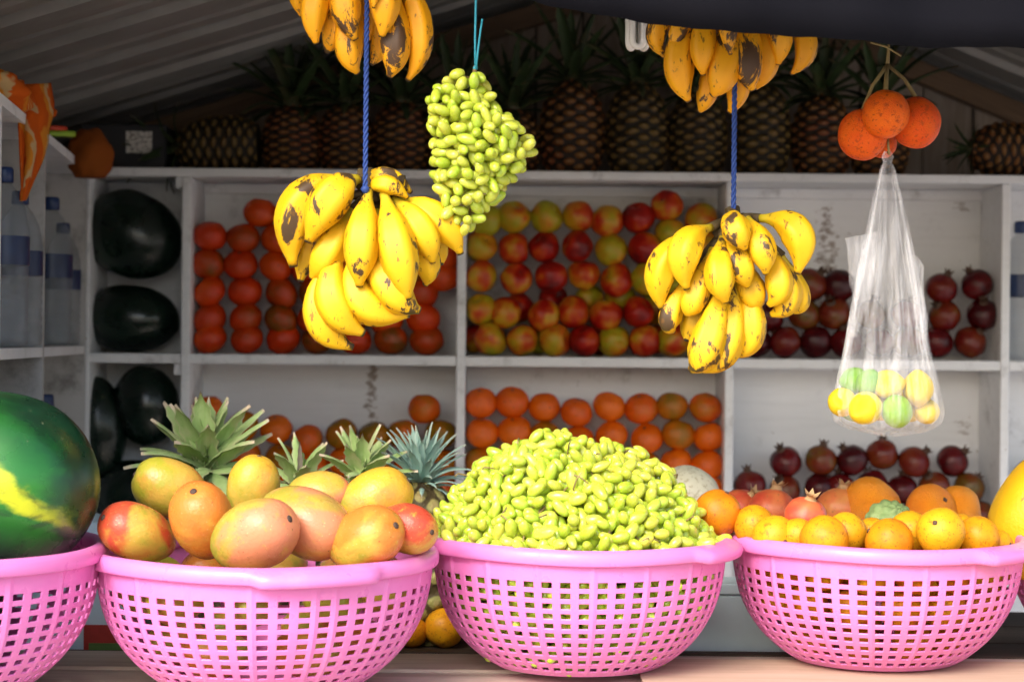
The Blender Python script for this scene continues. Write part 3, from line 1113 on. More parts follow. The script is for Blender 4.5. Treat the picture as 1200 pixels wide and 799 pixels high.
def crown_me(mat, open_=0.25):
    """pomegranate calyx: a short tube opening in six points"""
    V, Fc = [], []
    n = 12
    for j, (r, z) in enumerate(((0.30, -0.06), (0.22, 0.05), (0.22, 0.16))):
        for i in range(n):
            a = 2 * math.pi * i / n
            V.append((r * math.cos(a), r * math.sin(a), z))
    for i in range(n):
        a = 2 * math.pi * i / n
        pt = (i % 2 == 0)
        r = 0.22 + open_ * (0.55 if pt else 0.1)
        V.append((r * math.cos(a), r * math.sin(a), 0.38 if pt else 0.18))
    for j in range(3):
        for i in range(n):
            k = (i + 1) % n
            Fc.append((j * n + i, j * n + k, (j + 1) * n + k, (j + 1) * n + i))
    Fc.append(tuple(range(n - 1, -1, -1)))
    return mesh('crown', V, Fc, mat, False)


CROWN = {'pomegranate': crown_me(M['calyx_dark']), 'pomegranate_pale': crown_me(M['calyx'], 0.4)}


def pomegranate(p, r, label, group, kind='pomegranate', rot=None):
    o = obj('pomegranate', random.choice(POMB[kind]), None, p, rot or Euler((random.uniform(-0.8, 0.8), random.uniform(-0.8, 0.8), random.uniform(0, 6))), r)
    tag(o, label, 'pomegranate', group)
    obj('crown', CROWN[kind], o, (0, 0, 0.93))
    return o


def fruit(name, meshes, p, r, label, cat, group, rot=None, upright=0.5):
    rot = rot or Euler((random.gauss(0, upright), random.gauss(0, upright), random.uniform(0, 6.28)))
    o = obj(name, random.choice(meshes), None, p, rot, r)
    return tag(o, label, cat, group)


# ------------------------------------------------------------------ fruit in the shelf cells
DF = 3.862


def floor_z(py):
    return ZM1 if py < 420 else ZB1


def cell(fn, pts, rpx, squash=0.9, jit=0.006, d=DF):
    for (x, y) in pts:
        dd = d + random.uniform(-jit, jit)
        r = PX(rpx, dd) * random.uniform(0.96, 1.03)
        p = P(x, y, dd)
        p.z = max(p.z, floor_z(y) + r * squash + 0.001)
        fn(p, r)


tang1 = [(305, 249.5), (341, 251), (246, 276.5), (285, 279), (325.6, 281), (244, 310), (282, 310), (323, 313), (362, 315), (246, 342), (287, 342), (330, 344), (370, 344),
         (246, 374), (288, 373), (329, 375), (369, 373), (246, 402), (289, 402), (332, 402), (373, 402), (416, 402), (458, 402), (500, 402),
         (412, 373), (453, 375), (496, 373), (410, 343), (450, 344), (494, 344), (519, 324), (519, 299), (480, 315), (440, 315), (402, 315), (365, 285), (405, 286), (378, 255)]
cell(lambda p, r: fruit('red_tangerine', TANGR, p, r, 'red-orange tangerine stacked in the upper shelf cell beside the watermelons', 'tangerine', 'red tangerines on the upper shelf', None, 0.35), tang1, 20.6, 0.84)
app = [(570, 259), (602, 255), (640, 255), (677, 254), (712, 260), (748, 256), (782, 242), (786, 274), (822, 258), (564, 289), (602, 291.5), (638, 290), (677, 289), (716, 294),
       (755, 292), (564, 324), (605, 327), (646, 325), (684, 322), (723, 329), (759, 327), (564, 363), (795, 305), (828, 292), (797, 338), (832, 330), (835, 366), (593, 366), (637, 370), (672, 366), (710, 370), (748, 366), (789, 370),
       (574.5, 401), (612, 401), (650, 401), (685, 401), (720, 401), (755, 401), (789, 401), (827, 401)]
cell(lambda p, r: fruit('apple', APPL, p, r, 'red and yellow apple stacked in the upper shelf cell between tangerines and pomegranates', 'apple', 'apples on the upper shelf', None, 0.9), app, 19.4, 0.95)
app_b = [(609, 360), (648, 352), (690, 350), (727, 350), (769, 362), (557, 396), (632, 398), (703, 398), (773, 398)]
cell(lambda p, r: fruit('apple', APPL, p, r, 'dark red apple wedged in the back layer of the apple stack', 'apple', 'apples behind the front layer', None, 0.9), app_b, 18.0, 0.95, 0.003, DF + 0.055)
pom1 = [(950, 333.5), (982.6, 335), (1103, 338), (1145, 333.5), (900, 371), (942, 368.5), (977, 367), (1107, 370), (1152, 368.5), (885, 401), (920, 401), (956, 401), (992, 401),
        (1030, 401), (1065, 401), (1098, 401), (1137, 401), (1020, 369), (1062, 369)]
cell(lambda p, r: pomegranate(p, r, 'dark red pomegranate stacked in the upper shelf cell beside the apples', 'pomegranates on the upper shelf'), pom1, 19.5, 0.95)
tang2 = [(244, 480), (285, 499), (324, 503), (360, 515), (400, 508), (438, 511), (497, 478.7), (472, 508), (517, 508), (523, 545), (519, 573), (329, 537), (365, 546), (403, 540), (440, 545), (481, 542),
         (248, 512), (286, 532), (248, 543), (290, 563), (330, 570), (368, 577), (406, 572), (446, 577), (484, 575), (524, 603), (250, 574), (486, 606), (448, 608), (408, 603), (370, 608), (330, 602), (291, 596), (251, 605)]
cell(lambda p, r: fruit('tangerine', TANG, p, r, 'orange tangerine stacked low in the shelf cell behind the pineapple crowns', 'tangerine', 'tangerines behind the pineapple crowns', None, 0.35), tang2, 19.4, 0.9)
tang3 = [(563.5, 472), (600, 471), (638, 477), (675.5, 483), (714, 476), (751.5, 479), (787.5, 476), (826.7, 477.5), (565, 507), (603, 505), (639, 511), (678, 516), (717, 510), (758, 514), (795, 509), (831, 512),
         (563.5, 540), (599, 537), (638, 544), (677, 549), (716, 544), (755, 547), (792, 542), (829, 545), (565, 572), (602, 570), (640, 577), (679, 581), (717, 577), (756, 580), (794, 575), (832, 577),
         (566, 604), (604, 604), (642, 609), (680, 612), (718, 609), (757, 611), (795, 607), (833, 609)]
cell(lambda p, r: fruit('tangerine', TANG, p, r, 'orange tangerine in the full rows stacked behind the grape heap', 'tangerine', 'tangerines stacked behind the grapes', None, 0.35), tang3, 19.7, 0.9)
pom2 = [(921, 541), (962, 539), (999, 539), (1034, 532), (1071, 541), (1116, 540), (879, 568.5), (920, 574), (960, 572), (984, 571), (1022, 568), (1057, 574), (1095, 570), (1136, 571.4), (1147, 604),
        (880, 603), (918, 608), (956, 606), (994, 605), (1032, 603), (1070, 607), (1108, 604)]
cell(lambda p, r: pomegranate(p, r, 'dark maroon pomegranate stacked on the lower shelf under the hanging bag', 'pomegranates on the lower shelf'), pom2, 18.8, 0.95)

# dark watermelons in the end cells
WM = fruit_me('watermelon', M['watermelon_dark'], 32, 20, (1, 0.80, 0.82), 0.03, 0.03, 0.0, 0.03, 61)


def wmelon(px, py, d, rx, ang, label, sc=(1, 1, 1)):
    o = obj('watermelon', WM, None, P(px, py, d), Euler((0, R(ang), 0)), Vector(sc) * PX(rx, d))
    return tag(o, label, 'watermelon', 'dark watermelons on the end shelves')


wmelon(155, 275, 3.875, 61, 24, 'dark watermelon resting aslant on another in the upper end cell', (1, 0.85, 1.02))
wmelon(153, 373, 3.885, 57, 2, 'dark watermelon lying on the shelf beneath the aslant one', (1, 0.85, 0.86))
wmelon(171, 475, 3.88, 43, 80, 'round dark watermelon standing on end in the lower end cell', (1.1, 0.95, 1.1))
wmelon(116, 500, 3.87, 50, 84, 'narrow dark watermelon squeezed against the side shelves in the lower end cell', (1.2, 0.8, 0.78))
wmelon(160, 580, 3.87, 52, 0, 'dark watermelon at the bottom of the lower end cell', (1, 0.8, 1.0))

# ------------------------------------------------------------------ water bottles


def bottle_mesh(h):
    r = h * 0.145
    pr = [(r * .6, 0), (r * .95, .01 * h), (r, .04 * h)]
    for k in range(6):
        z = .08 + .055 * k
        pr += [(r, z * h), (r * .955, (z + .018) * h), (r, (z + .036) * h)]
    pr += [(r, .43 * h), (r, .62 * h), (r * .98, .68 * h), (r * .84, .78 * h), (r * .58, .86 * h), (r * .36, .90 * h), (r * .32, .915 * h)]
    return lathe(pr, 24), r


BB = {}


def bottle(px, pytop, d, zbase, label, h=None):
    top = P(px, pytop, d)
    h = h or (top.z - zbase)
    key = round(h, 3)
    if key not in BB:
        (v, f, u), r = bottle_mesh(h)
        bme = mesh('body', v, f, M['bottle'])
        v, f, u = lathe([(r * 1.012, .455 * h), (r * 1.014, .46 * h), (r * 1.014, .61 * h), (r * 1.012, .615 * h)], 24, cap=False)
        lme = mesh('label_band', v, f, M['label'])
        v, f, u = lathe([(r * .37, .9155 * h), (r * .39, .918 * h), (r * .385, .985 * h), (r * .34, h)], 18)
        cme = mesh('cap', v, f, M['cap'])
        BB[key] = (bme, lme, cme)
    bme, lme, cme = BB[key]
    t = thing('water_bottle', label, 'bottle', (top.x, d, zbase + 0.001), Euler((0, 0, random.uniform(0, 6))), 'water bottles on the shelves')
    obj('body', bme, t)
    obj('label_band', lme, t)
    obj('cap', cme, t)


ZS = ZM1 + 0.0145
bottle(4, 197, 2.86, ZS, 'clear water bottle with blue cap under the hanging orange cloth, end of its row')
bottle(24, 205, 3.03, ZS, 'clear water bottle behind another on the shelf under the orange cloth', 0.25)
bottle(60, 232, 3.42, ZS, 'clear water bottle by the mouldy divider next to the upper watermelons')
bottle(74, 262, 3.62, ZS, 'shorter clear water bottle tucked behind the one by the mouldy divider')
bottle(6, 444, 2.92, ZB1, 'clear water bottle on the low side shelf above the striped watermelon', 0.30)
bottle(52, 452, 3.40, ZB1, 'clear water bottle on the low side shelf by the mouldy divider', 0.31)
bottle(1198, 260, 3.87, ZM1, 'clear water bottle with blue label in the cell beyond the pomegranates')
o = obj('watermelon', WM, None, P(1215, 528, 3.87), Euler((0, 0, 0.3)), Vector((0.05, 0.06, 0.055)))
o.location.z = max(o.location.z, ZB1 + 0.047)
tag(o, 'small green watermelon in the lower cell beyond the maroon pomegranates', 'watermelon')
o2 = obj('watermelon', WM, None, (o.location.x, 3.875, ZB1 + 0.047), Euler((0, 0, 1.3)), Vector((0.055, 0.06, 0.055)))
o.location.z = ZB1 + 0.047 * 2 + 0.046
tag(o2, 'small green watermelon underneath another beyond the maroon pomegranates', 'watermelon')

# ------------------------------------------------------------------ pineapples


def pine_body(seed, hgt=1.0, rad=0.36, mat=None, rows=8, m=8):
    """barrel of raised diamond eyes; unit height"""
    nA, nZ = 72, 54
    V, Fc, E = [], [], []
    for j in range(nZ + 1):
        t = j / nZ
        z = t
        r = rad * (max(0.0, 1 - abs(2 * t - 0.88) ** 2.6 / 1.38) ** 0.5)
        r = max(r, rad * 0.34)
        for i in range(nA):
            a = 2 * math.pi * i / nA
            jn = mnoise.noise(Vector((math.cos(a) * 2.2, math.sin(a) * 2.2, t * 4 + seed * 7)))
            ph = m * a + 0.55 * jn
            s = rows * 2 * math.pi * (t + 0.02 * jn)
            e = abs(math.cos((ph + s) / 2) * math.cos((ph - s) / 2))
            e = min(1.0, e * 1.25)
            rr = r * (1 + 0.13 * e ** 0.7) * (1 + 0.03 * mnoise.noise(Vector((math.cos(a) * 2, math.sin(a) * 2, t * 3 + seed * 5))))
            if e > 0.93:
                rr *= 1.02
            V.append((rr * math.cos(a), rr * math.sin(a), z))
            E.append(e)
    for j in range(nZ):
        for i in range(nA):
            k = (i + 1) % nA
            Fc.append((j * nA + i, j * nA + k, (j + 1) * nA + k, (j + 1) * nA + i))
    Fc.append(tuple(range(nA - 1, -1, -1)))
    Fc.append(tuple(nZ * nA + i for i in range(nA)))
    me = mesh('body', V, Fc, mat)
    at = me.attributes.new('eye', 'FLOAT', 'POINT')
    at.data.foreach_set('value', E)
    return me


def leaf_me(name, mat, w, curl, seed=0, cut=False):
    """channelled leaf, unit length along +Z, bending towards +X"""
    V, Fc, U = [], [], []
    n = 9
    for j in range(n + 1):
        t = j / n
        ang = curl * t ** 1.5
        x = 0
        z = 0
        for q in range(12):
            tt = t * (q + 0.5) / 12
            x += math.sin(curl * tt ** 1.5) * t / 12
            z += math.cos(curl * tt ** 1.5) * t / 12
        hw = w * (0.75 + 0.45 * t - 0.1 * t) * (1 - t ** 2.6) + 0.004
        if cut and t > 0.95:
            hw = w * 0.12
        tw = 0.10 * mnoise.noise(Vector((t * 2, seed * 3.1, 0)))
        for i in range(5):
            s = (i - 2) / 2
            ch = -0.55 * w * (1 - s * s) * (1 - 0.6 * t)
            nx, nz = math.cos(ang), -math.sin(ang)
            sp = 0.10 * w * (1 if (j % 2) else -1) if abs(s) == 1 and 0 < j < n else 0
            V.append((x + nx * (-ch) * -1 + tw * w * s, hw * s + sp * s, z + nz * (-ch) * -1))
            U.append((t, i / 4))
    for j in range(n):
        for i in range(4):
            a = j * 5 + i
            Fc.append((a, a + 1, a + 6, a + 5))
    return mesh(name, V, Fc, mat, True, U)


PB_D = [pine_body(i, mat=M['pine_dark']) for i in range(2)]
PB_G = [pine_body(i + 4, mat=M['pine_green']) for i in range(2)]
PB_F = [pine_body(9, mat=M['pine_fresh'], rows=7, m=8)]
LEAF = {}
for key, mt, w in (('leaf', 'leaf', 0.185), ('blue', 'leaf_blue', 0.090), ('dark', 'leaf_dark', 0.085), ('dry', 'leaf_dry', 0.07)):
    LEAF[key] = [leaf_me('leaf', M[mt], w, c, s) for s, c in enumerate((0.25, 0.55, 0.95, 1.35))]


v, f, u = lathe([(0.30, -0.10), (0.28, 0.10), (0.16, 0.34), (0.05, 0.50)], 12)
CORE = {kk: mesh('crown', v, f, M[mm]) for kk, mm in (('leaf', 'leaf'), ('blue', 'leaf_blue'), ('dark', 'leaf_dark'))}


def crown(t, top, nleaf, L, key, spread=1.0, lo=8, hi=88, lmin=0.6, key2=None, squash=1.0):
    cs = L * 0.42
    core = obj('crown', CORE[key], t, top, None, cs)
    for i in range(nleaf):
        f = (i + 0.5) / nleaf                    # 0 inner, 1 outer
        a = i * 2.39996 + random.uniform(-0.2, 0.2)
        tilt = R(lo + (hi - lo) * f ** 0.9) * spread + random.gauss(0, 0.07)
        ln = L * (1.0 - (1 - lmin) * abs(f - 0.35) / 0.65) * random.uniform(0.88, 1.1)
        kk = key2 if (key2 and random.random() < 0.16) else key
        me = LEAF[kk][min(3, max(0, int(f * 2.6 + random.uniform(-0.3, 0.9))))]
        rot = Matrix.Rotation(a, 3, 'Z') @ Matrix.Rotation(tilt, 3, 'Y')
        base = Vector((math.cos(a), math.sin(a), 0)) * L * 0.10 * f + Vector((0, 0, (1 - f) * L * 0.18 - 0.01))
        obj('leaf', me, core, base / cs, rot, (ln * squash / cs, ln / cs, ln / cs))


def pineapple(loc, h, label, group, bodies, nleaf, L, key, rot=None, bscale=1.0, **kw):
    t = thing('pineapple', label, 'pineapple', loc, rot, group)
    obj('body', random.choice(bodies), t, (0, 0, 0), Euler((0, 0, random.uniform(0, 6))), (h * bscale, h * bscale, h))
    crown(t, Vector((0, 0, h * 0.985)), nleaf, L, key, **kw)
    return t


DP = 3.90
ORD = ['first', 'second', 'third', 'fourth', 'fifth', 'sixth', 'seventh', 'eighth', 'ninth', 'tenth', 'eleventh']
grp = 'pineapples standing along the top shelf'
for iq, (px, w, ytop, kind) in enumerate(((342, 67, 125, 0), (405, 62, 122, 0), (470, 66, 120, 0), (535, 62, 130, 0), (600, 62, 128, 0), (670, 72, 95, 0), (746, 70, 98, 1), (817, 66, 108, 1), (891, 66, 98, 1), (962, 68, 112, 0), (1030, 66, 122, 0))):
    p = P(px, 205, DP)
    h = P(px, ytop, DP).z - ZT1
    p.z = ZT1 + 0.001
    bs = PX(w, DP) / (h * 0.36 * 2 * 1.06)
    pineapple(p, h, ORD[iq] + ' upright pineapple from the black carton on the top shelf', grp, PB_G if kind else PB_D, 26, 0.175, 'dark', None, bs, spread=0.95, lo=6, hi=100)
# two lying on their sides
p = P(303, 174, DP)
p.z = ZT1 + 0.057
pineapple(p, 0.17, 'pineapple lying on its side beside the black carton', None, PB_G, 18, 0.12, 'dark', Euler((0, R(-92), 0)), 0.92)
p = P(1222, 177, DP)
p.z = ZT1 + 0.055
pineapple(p, 0.16, 'pineapple lying on its side at the bare end of the top shelf', None, PB_D, 18, 0.07, 'dark', Euler((0, R(-88), R(10))), 0.94)
# four behind the mango basket
for (px, ytop, d, h, n, L, key, key2, label, kw) in (
        (241, 552, 2.78, 0.215, 40, 0.122, 'leaf', None, 'pineapple with a broad bright green crown behind the mangoes', dict(lo=4, hi=104, lmin=0.75)),
        (352, 566, 2.76, 0.185, 15, 0.085, 'leaf', 'dry', 'pineapple with a trimmed pale crown and dry leaves behind the mangoes', dict(lo=6, hi=80)),
        (424, 562, 2.78, 0.190, 26, 0.094, 'leaf', None, 'pineapple with a short green crown between trimmed and bluish crowns', dict(lo=10, hi=92)),
        (494, 564, 2.82, 0.215, 62, 0.098, 'blue', None, 'pineapple with a bluish narrow leaved crown beside the grape basket', dict(lo=2, hi=74, lmin=0.55))):
    p = P(px, ytop, d)
    p.z = ZBEN + 0.001
    h = P(px, ytop, d).z - p.z
    pineapple(p, h, label, 'pineapples behind the mango basket', PB_F, n, L, key, Euler((0, 0, random.uniform(0, 6))), 0.95 * 0.19 / h, key2=key2, **kw)

# ------------------------------------------------------------------ mangoes


def mango_me(seed):
    def fn(p, a, t):
        x, y, z = p.x, p.y, p.z          # z is the long axis, +z the stem end
        w = 1 + 0.10 * z                 # fuller at the stem end
        x = x * w * 0.735 + 0.10 * (1 - z * z) * 0.6 - 0.05
        y = y * w * 0.67
        if z < -0.3:
            x += 0.16 * (-0.3 - z)       # the beak
        q = Vector((x, y, z))
        return q * (1 + 0.03 * mnoise.noise(q * 1.7 + Vector((seed, 0, 0))))
    v, f, u = lathe(ball_profile(22, 0.05, 0.0), 30, fn)
    fm = [0] * len(f)
    b0 = len(v)
    zt = 0.945
    for rr, zz in ((0.075, -0.012), (0.075, 0.020), (0.035, 0.034)):
        for i in range(9):
            a = 2 * math.pi * i / 9
            v.append(Vector((rr * math.cos(a) - 0.05, rr * math.sin(a), zt + zz)))
    for j in range(2):
        for i in range(9):
            k = (i + 1) % 9
            f.append((b0 + j * 9 + i, b0 + j * 9 + k, b0 + (j + 1) * 9 + k, b0 + (j + 1) * 9 + i))
            fm.append(1)
    f.append(tuple(b0 + 18 + i for i in range(9)))
    fm.append(1)
    return mesh('mango', v, f, [M['mango'], M['scar']], True, None, fm)


MANG = [mango_me(i * 3.3) for i in range(4)]
RED, PNK, ORA, YEL, GRN = (0.48, 0.045, 0.028), (0.60, 0.21, 0.11), (0.56, 0.17, 0.028), (0.58, 0.33, 0.028), (0.32, 0.31, 0.026)


def mango(px, py, d, half, ang, toward, colr, label, grp_=None):
    """half = half length in px; ang = direction of the stem end in the picture plane (deg, 0 right, 90 up); toward = how far it turns to the front"""
    p = P(px, py, d)
    dirv = Vector((math.cos(R(ang)) * math.cos(R(toward)), -math.sin(R(toward)), math.sin(R(ang)) * math.cos(R(toward))))
    rot = dirv.to_track_quat('Z', 'Y').to_matrix() @ Matrix.Rotation(random.uniform(0, 6.28), 3, 'Z')
    o = obj('mango', random.choice(MANG), None, p, rot, PX(half * 1.13, d))
    o.color = (colr[0], colr[1], colr[2], 1)
    return tag(o, label, 'mango', grp_)


mango(161, 624, 2.292, 44, 150, 35, RED, 'red blushed mango at the basket edge beside the watermelon')
mango(201, 573, 2.40, 43, 160, 10, GRN, 'yellow-green mango lying under the broad pineapple crown')
mango(238, 611, 2.27, 49, 100, 40, ORA, 'large orange-yellow mango with a green base and dark stem scar')
mango(296, 573, 2.38, 37, 75, 5, YEL, 'yellow mango with its stem end pointing up behind the others')
mango(297, 628, 2.222, 53, 25, 25, PNK, 'pale orange mango resting on the front rim of its basket')
mango(357, 611, 2.285, 53, -22, 18, PNK, 'long peach-pink mango lying aslant on top of the heap')
mango(374, 578, 2.36, 34, 0, 0, PNK, 'pink mango with only its back showing behind the long peach one')
mango(438, 588, 2.36, 44, 35, 0, YEL, 'golden yellow mango pointing up in front of the bluish pineapple')
mango(427, 632, 2.262, 48, 28, 30, ORA, 'orange and green mango on the front rim with a dark stem scar')
mango(475, 619, 2.29, 38, 0, 40, RED, 'yellow mango with a red side at the basket edge beside the grapes')


def bowl_r(Rr, H, zt, rf):
    """largest centre radius at height zt*H at which a ball of radius rf clears the wall"""
    best = wall_r(zt, Rr) - rf
    for q in range(41):
        t = q / 40
        dz = (t - zt) * H
        if abs(dz) < rf:
            best = min(best, wall_r(t, Rr) - math.sqrt(rf * rf - dz * dz))
    return best - 0.0045


def bowl_fill(key, levels, rf, make):
    c, Rr, H = BK[key]
    for zt, n, off in levels:
        z = c.z + 0.006 + zt * H
        rr = bowl_r(Rr, H, zt, rf)
        for i in range(n):
            a = 2 * math.pi * (i + off) / n
            make(Vector((c.x + rr * math.cos(a), c.y + rr * math.sin(a), z)))


def under_mango(p):
    o = obj('mango', random.choice(MANG), None, p, Euler((R(90) + random.uniform(-0.3, 0.3), random.uniform(-.3, .3), random.uniform(0, 6.28))), 0.044)
    cc = random.choice((ORA, YEL, GRN, PNK, ORA))
    o.color = (cc[0], cc[1], cc[2], 1)
    tag(o, 'mango in the under layer, seen through the basket lattice', 'mango', 'mangoes in the under layer')


bowl_fill('mango', [(0.28, 6, 0.1), (0.70, 10, 0.55)], 0.044, under_mango)

# ------------------------------------------------------------------ big watermelon
c, Rr, H = BK['melon']
WMB = fruit_me('watermelon', M['watermelon'], 48, 32, (0.128, 0.105, 0.113), 0.02, 0.02, 0.0, 0.02, 66)
o = obj('watermelon', WMB, None, P(-6, 566, 2.27), Euler((0, R(8), R(-6))))
tag(o, 'big glossy watermelon with a yellow-green band in its basket', 'watermelon')
o = obj('watermelon', WM, None, (c.x + 0.00, c.y - 0.095, c.z + 0.105), Euler((0, 0, 0.2)), (0.082, 0.09, 0.085))
tag(o, 'dark green watermelon wedged in front under the banded one', 'watermelon')
o = obj('watermelon', WM, None, (c.x + 0.01, c.y + 0.06, c.z + 0.085), Euler((0, 0, 1.2)), (0.09, 0.09, 0.09))
tag(o, 'dark green watermelon at the back of the basket under the banded one', 'watermelon')

# ------------------------------------------------------------------ passion fruit basket
G = 'yellow passion fruit in the basket'


def pas(px, py, d, rpx, label='freckled yellow passion fruit heaped in the basket under the hanging bag', group=G):
    return fruit('passion_fruit', PASS, P(px, py, d), PX(rpx, d), label, 'passion fruit', group, rnd_rot())


pas(841, 601, 2.53, 28.5, 'freckled yellow passion fruit sitting apart on the rim beside the grapes', None)
for a in ((884, 616, 2.515, 25), (908, 630, 2.478, 27), (966, 632, 2.425, 29), (992, 624, 2.475, 25), (1042, 635, 2.425, 29), (1066, 624, 2.48, 26), (1102, 623, 2.427, 29), (1146, 630, 2.482, 26), (1168, 640, 2.515, 20),
          (935, 628, 2.47, 22), (1022, 628, 2.50, 22), (1125, 624, 2.52, 23), (1080, 628, 2.55, 22)):
    pas(*a)
pomegranate(P(944, 606, 2.50), PX(26, 2.5), 'pale red pomegranate with a ragged crown among the passion fruit', None, 'pomegranate_pale', Euler((R(22), 0.05, 0.4)))
CUST = fruit_me('custard_apple', M['custard'], 40, 26, (1, 1, 0.85), 0.03, 0.03, 0.0, 0.02, 80)
for v in CUST.vertices:
    q = v.co
    a = math.atan2(q.y, q.x)
    t = math.acos(max(-1, min(1, q.z / max(q.length, 1e-6))))
    e = abs(math.cos((7 * a + 9 * t) / 2) * math.cos((7 * a - 9 * t) / 2))
    v.co = q * (1 + 0.16 * e ** 0.6)
o = obj('custard_apple', CUST, None, P(1044, 613, 2.55), Euler((0.5, 0.4, 0)), PX(27, 2.55))
tag(o, 'knobbly green custard apple nestled among the passion fruit', 'custard apple')


def under_pass(p):
    fruit('passion_fruit', PASS, p, random.uniform(0.0265, 0.029), 'passion fruit in the under layers, seen through the basket lattice', 'passion fruit', 'passion fruit in the under layers', rnd_rot())


bowl_fill('passion', [(0.18, 9, 0.2), (0.47, 14, 0.6), (0.76, 17, 0.1)], 0.029, under_pass)
c, Rr, H = BK['passion']
for i in range(7):
    a = i * 2 * math.pi / 7
    under_pass(c + Vector((0.085 * math.cos(a), 0.085 * math.sin(a) + 0.02, 0.115)))
# fruit on the riser behind
RZ = ZRIS + 0.001


def on_riser(px, d, r, sq=1.0):
    p = P(px, 500, d)
    p.z = RZ + r * sq
    return p


lab = 'bright smooth orange on the riser behind the passion fruit'
for (px, d, r) in ((1022, 2.90, 0.046), (1092, 2.90, 0.040), (1124, 2.93, 0.038)):
    fruit('orange', ORNG, on_riser(px, d, r, 0.94), r, lab, 'orange', 'oranges on the riser')
for (px, d, r, l) in ((906, 2.88, 0.037, 'pale red pomegranate on the riser beside the melon'), (985, 2.91, 0.037, 'pinkish grey pomegranate on the riser beside the oranges'),
                      (552, 2.87, 0.040, 'reddish pomegranate with its crown up between bluish pineapple and grapes')):
    pomegranate(on_riser(px, d, r, 0.94), r, l, None, 'pomegranate_pale', Euler((0.15, 0.1, 1.0)))
ML = fruit_me('melon', M['melon'], 30, 20, (1, 1, 0.95), 0.05, 0.03, 0.0, 0.03, 85)
o = obj('melon', ML, None, on_riser(806, 2.95, 0.052, 0.95), Euler((0.3, 0.2, 0)), 0.052)
tag(o, 'pale cream melon half hidden behind the grape heap', 'melon')
o = pomegranate(on_riser(870, 2.93, 0.034, 0.94), 0.034, 'dull red pomegranate between the cream melon and the passion fruit', None, 'pomegranate_pale')
# papaya in the basket at the picture's edge


def pap_fn(p, a, t):
    z = p.z
    w = 0.66 + 0.10 * -z
    w *= 1 + 0.025 * math.cos(5 * a)
    return Vector((p.x * w, p.y * w, z)) * (1 + 0.02 * mnoise.noise(p * 2))


v, f, u = lathe(ball_profile(22, 0.06, 0.02), 30, pap_fn)
PAP = mesh('papaya', v, f, M['papaya'])
c, Rr, H = BK['edge']
o = obj('papaya', PAP, None, P(1220, 600, 2.60), Euler((R(8), R(18), 0)), 0.098)
tag(o, 'large yellow papaya standing tilted at the end of the baskets', 'papaya')
o = obj('papaya', PAP, None, (c.x, c.y, c.z + 0.082), Euler((R(90), 0, R(70))), 0.105)
tag(o, 'yellow papaya lying low in the basket beside the passion fruit', 'papaya')

# fruit and odds and ends on the bench, glimpsed between the baskets
for (px, d, r) in ((522, 2.76, 0.030), (484, 2.76, 0.024), (500, 2.84, 0.032)):
    p = P(px, 600, d)
    p.z = ZBEN + r * 0.97 + 0.001
    fruit('passion_fruit', PASS, p, r, 'yellow fruit on the bench, glimpsed between the mango and grape baskets', 'passion fruit', 'fruit glimpsed on the bench')
p = P(502, 700, 2.73)
jar = thing('plastic_jar', 'small white jar on the bench between the mango and grape baskets', 'jar', (p.x, 2.80, ZBEN + 0.001))
v, f, u = lathe([(0.016, 0), (0.018, 0.003), (0.018, 0.035), (0.014, 0.042)], 20)
obj('body', mesh('body', v, f, M['lampbase']), jar)
v, f, u = lathe([(0.0155, 0.0425), (0.016, 0.044), (0.016, 0.053), (0.014, 0.055)], 20)
obj('lid', mesh('lid', v, f, M['pale_blue']), jar)
bxm = thing('cardboard_box', 'low pale blue box on the bench between the grape and passion fruit baskets', 'box', (0.33, 2.80, ZBEN + 0.001))
bxo = Vector((0.33, 2.80, ZBEN + 0.001))
board('body', 0.22, 0.43, 2.735, 2.812, ZBEN + 0.001, ZBEN + 0.085, M['pale_blue'], bxm, 0.002, bxo)
board('lid', 0.217, 0.433, 2.732, 2.815, ZBEN + 0.0855, ZBEN + 0.102, M['pale_blue'], bxm, 0.002, bxo)
# printed pale blue carton seen behind the table corner
p = P(112, 720, 2.74)
cart = thing('printed_carton', 'pale blue carton with a red and green print standing behind the mango basket', 'carton', (p.x - 0.05, 2.80, ZTAB - 0.10))
co = Vector((p.x - 0.05, 2.80, ZTAB - 0.10))
board('body', p.x - 0.20, p.x + 0.06, 2.72, 2.86, ZTAB - 0.10, ZTAB + 0.17, M['pale_blue'], cart, 0.002, co)
board('printed_panel', p.x - 0.012, p.x + 0.055, 2.7175, 2.7195, ZTAB - 0.035, ZTAB + 0.022, M['red_print'], cart, 0, co)
board('printed_panel', p.x - 0.004, p.x + 0.056, 2.7150, 2.7172, ZTAB - 0.034, ZTAB - 0.004, M['green_print'], cart, 0, co)
stool = thing('wooden_crate', 'slatted wooden crate holding up the pale blue carton behind the table', 'crate', (p.x - 0.07, 2.79, 0))
sto = Vector((p.x - 0.07, 2.79, 0))
zc = ZTAB - 0.1005
board('top_board', p.x - 0.22, p.x + 0.08, 2.70, 2.88, zc - 0.016, zc, M['dark_wood'], stool, 0.002, sto)
for xx in (p.x - 0.20, p.x + 0.04):
    for yy in (2.71, 2.85):
        board('leg', xx, xx + 0.025, yy, yy + 0.022, 0, zc - 0.0165, M['dark_wood'], stool, 0.002, sto)
for k in range(4):
    z = 0.08 + k * 0.19
    board('slat', p.x - 0.21, p.x + 0.07, 2.697, 2.7085, z, z + 0.07, M['dark_wood'], stool, 0.001, sto)

# ------------------------------------------------------------------ grapes


def grape_me(ax, seed):
    L = lump(0.028, 1.3, seed)

    def fn(p, a, t):
        p = L(p, a, t)
        return Vector((p.x, p.y, p.z * ax))
    v, f, u = lathe(ball_profile(11, 0.0, 0.0), 14, fn)
    return mesh('grape', v, f, M['grape'])


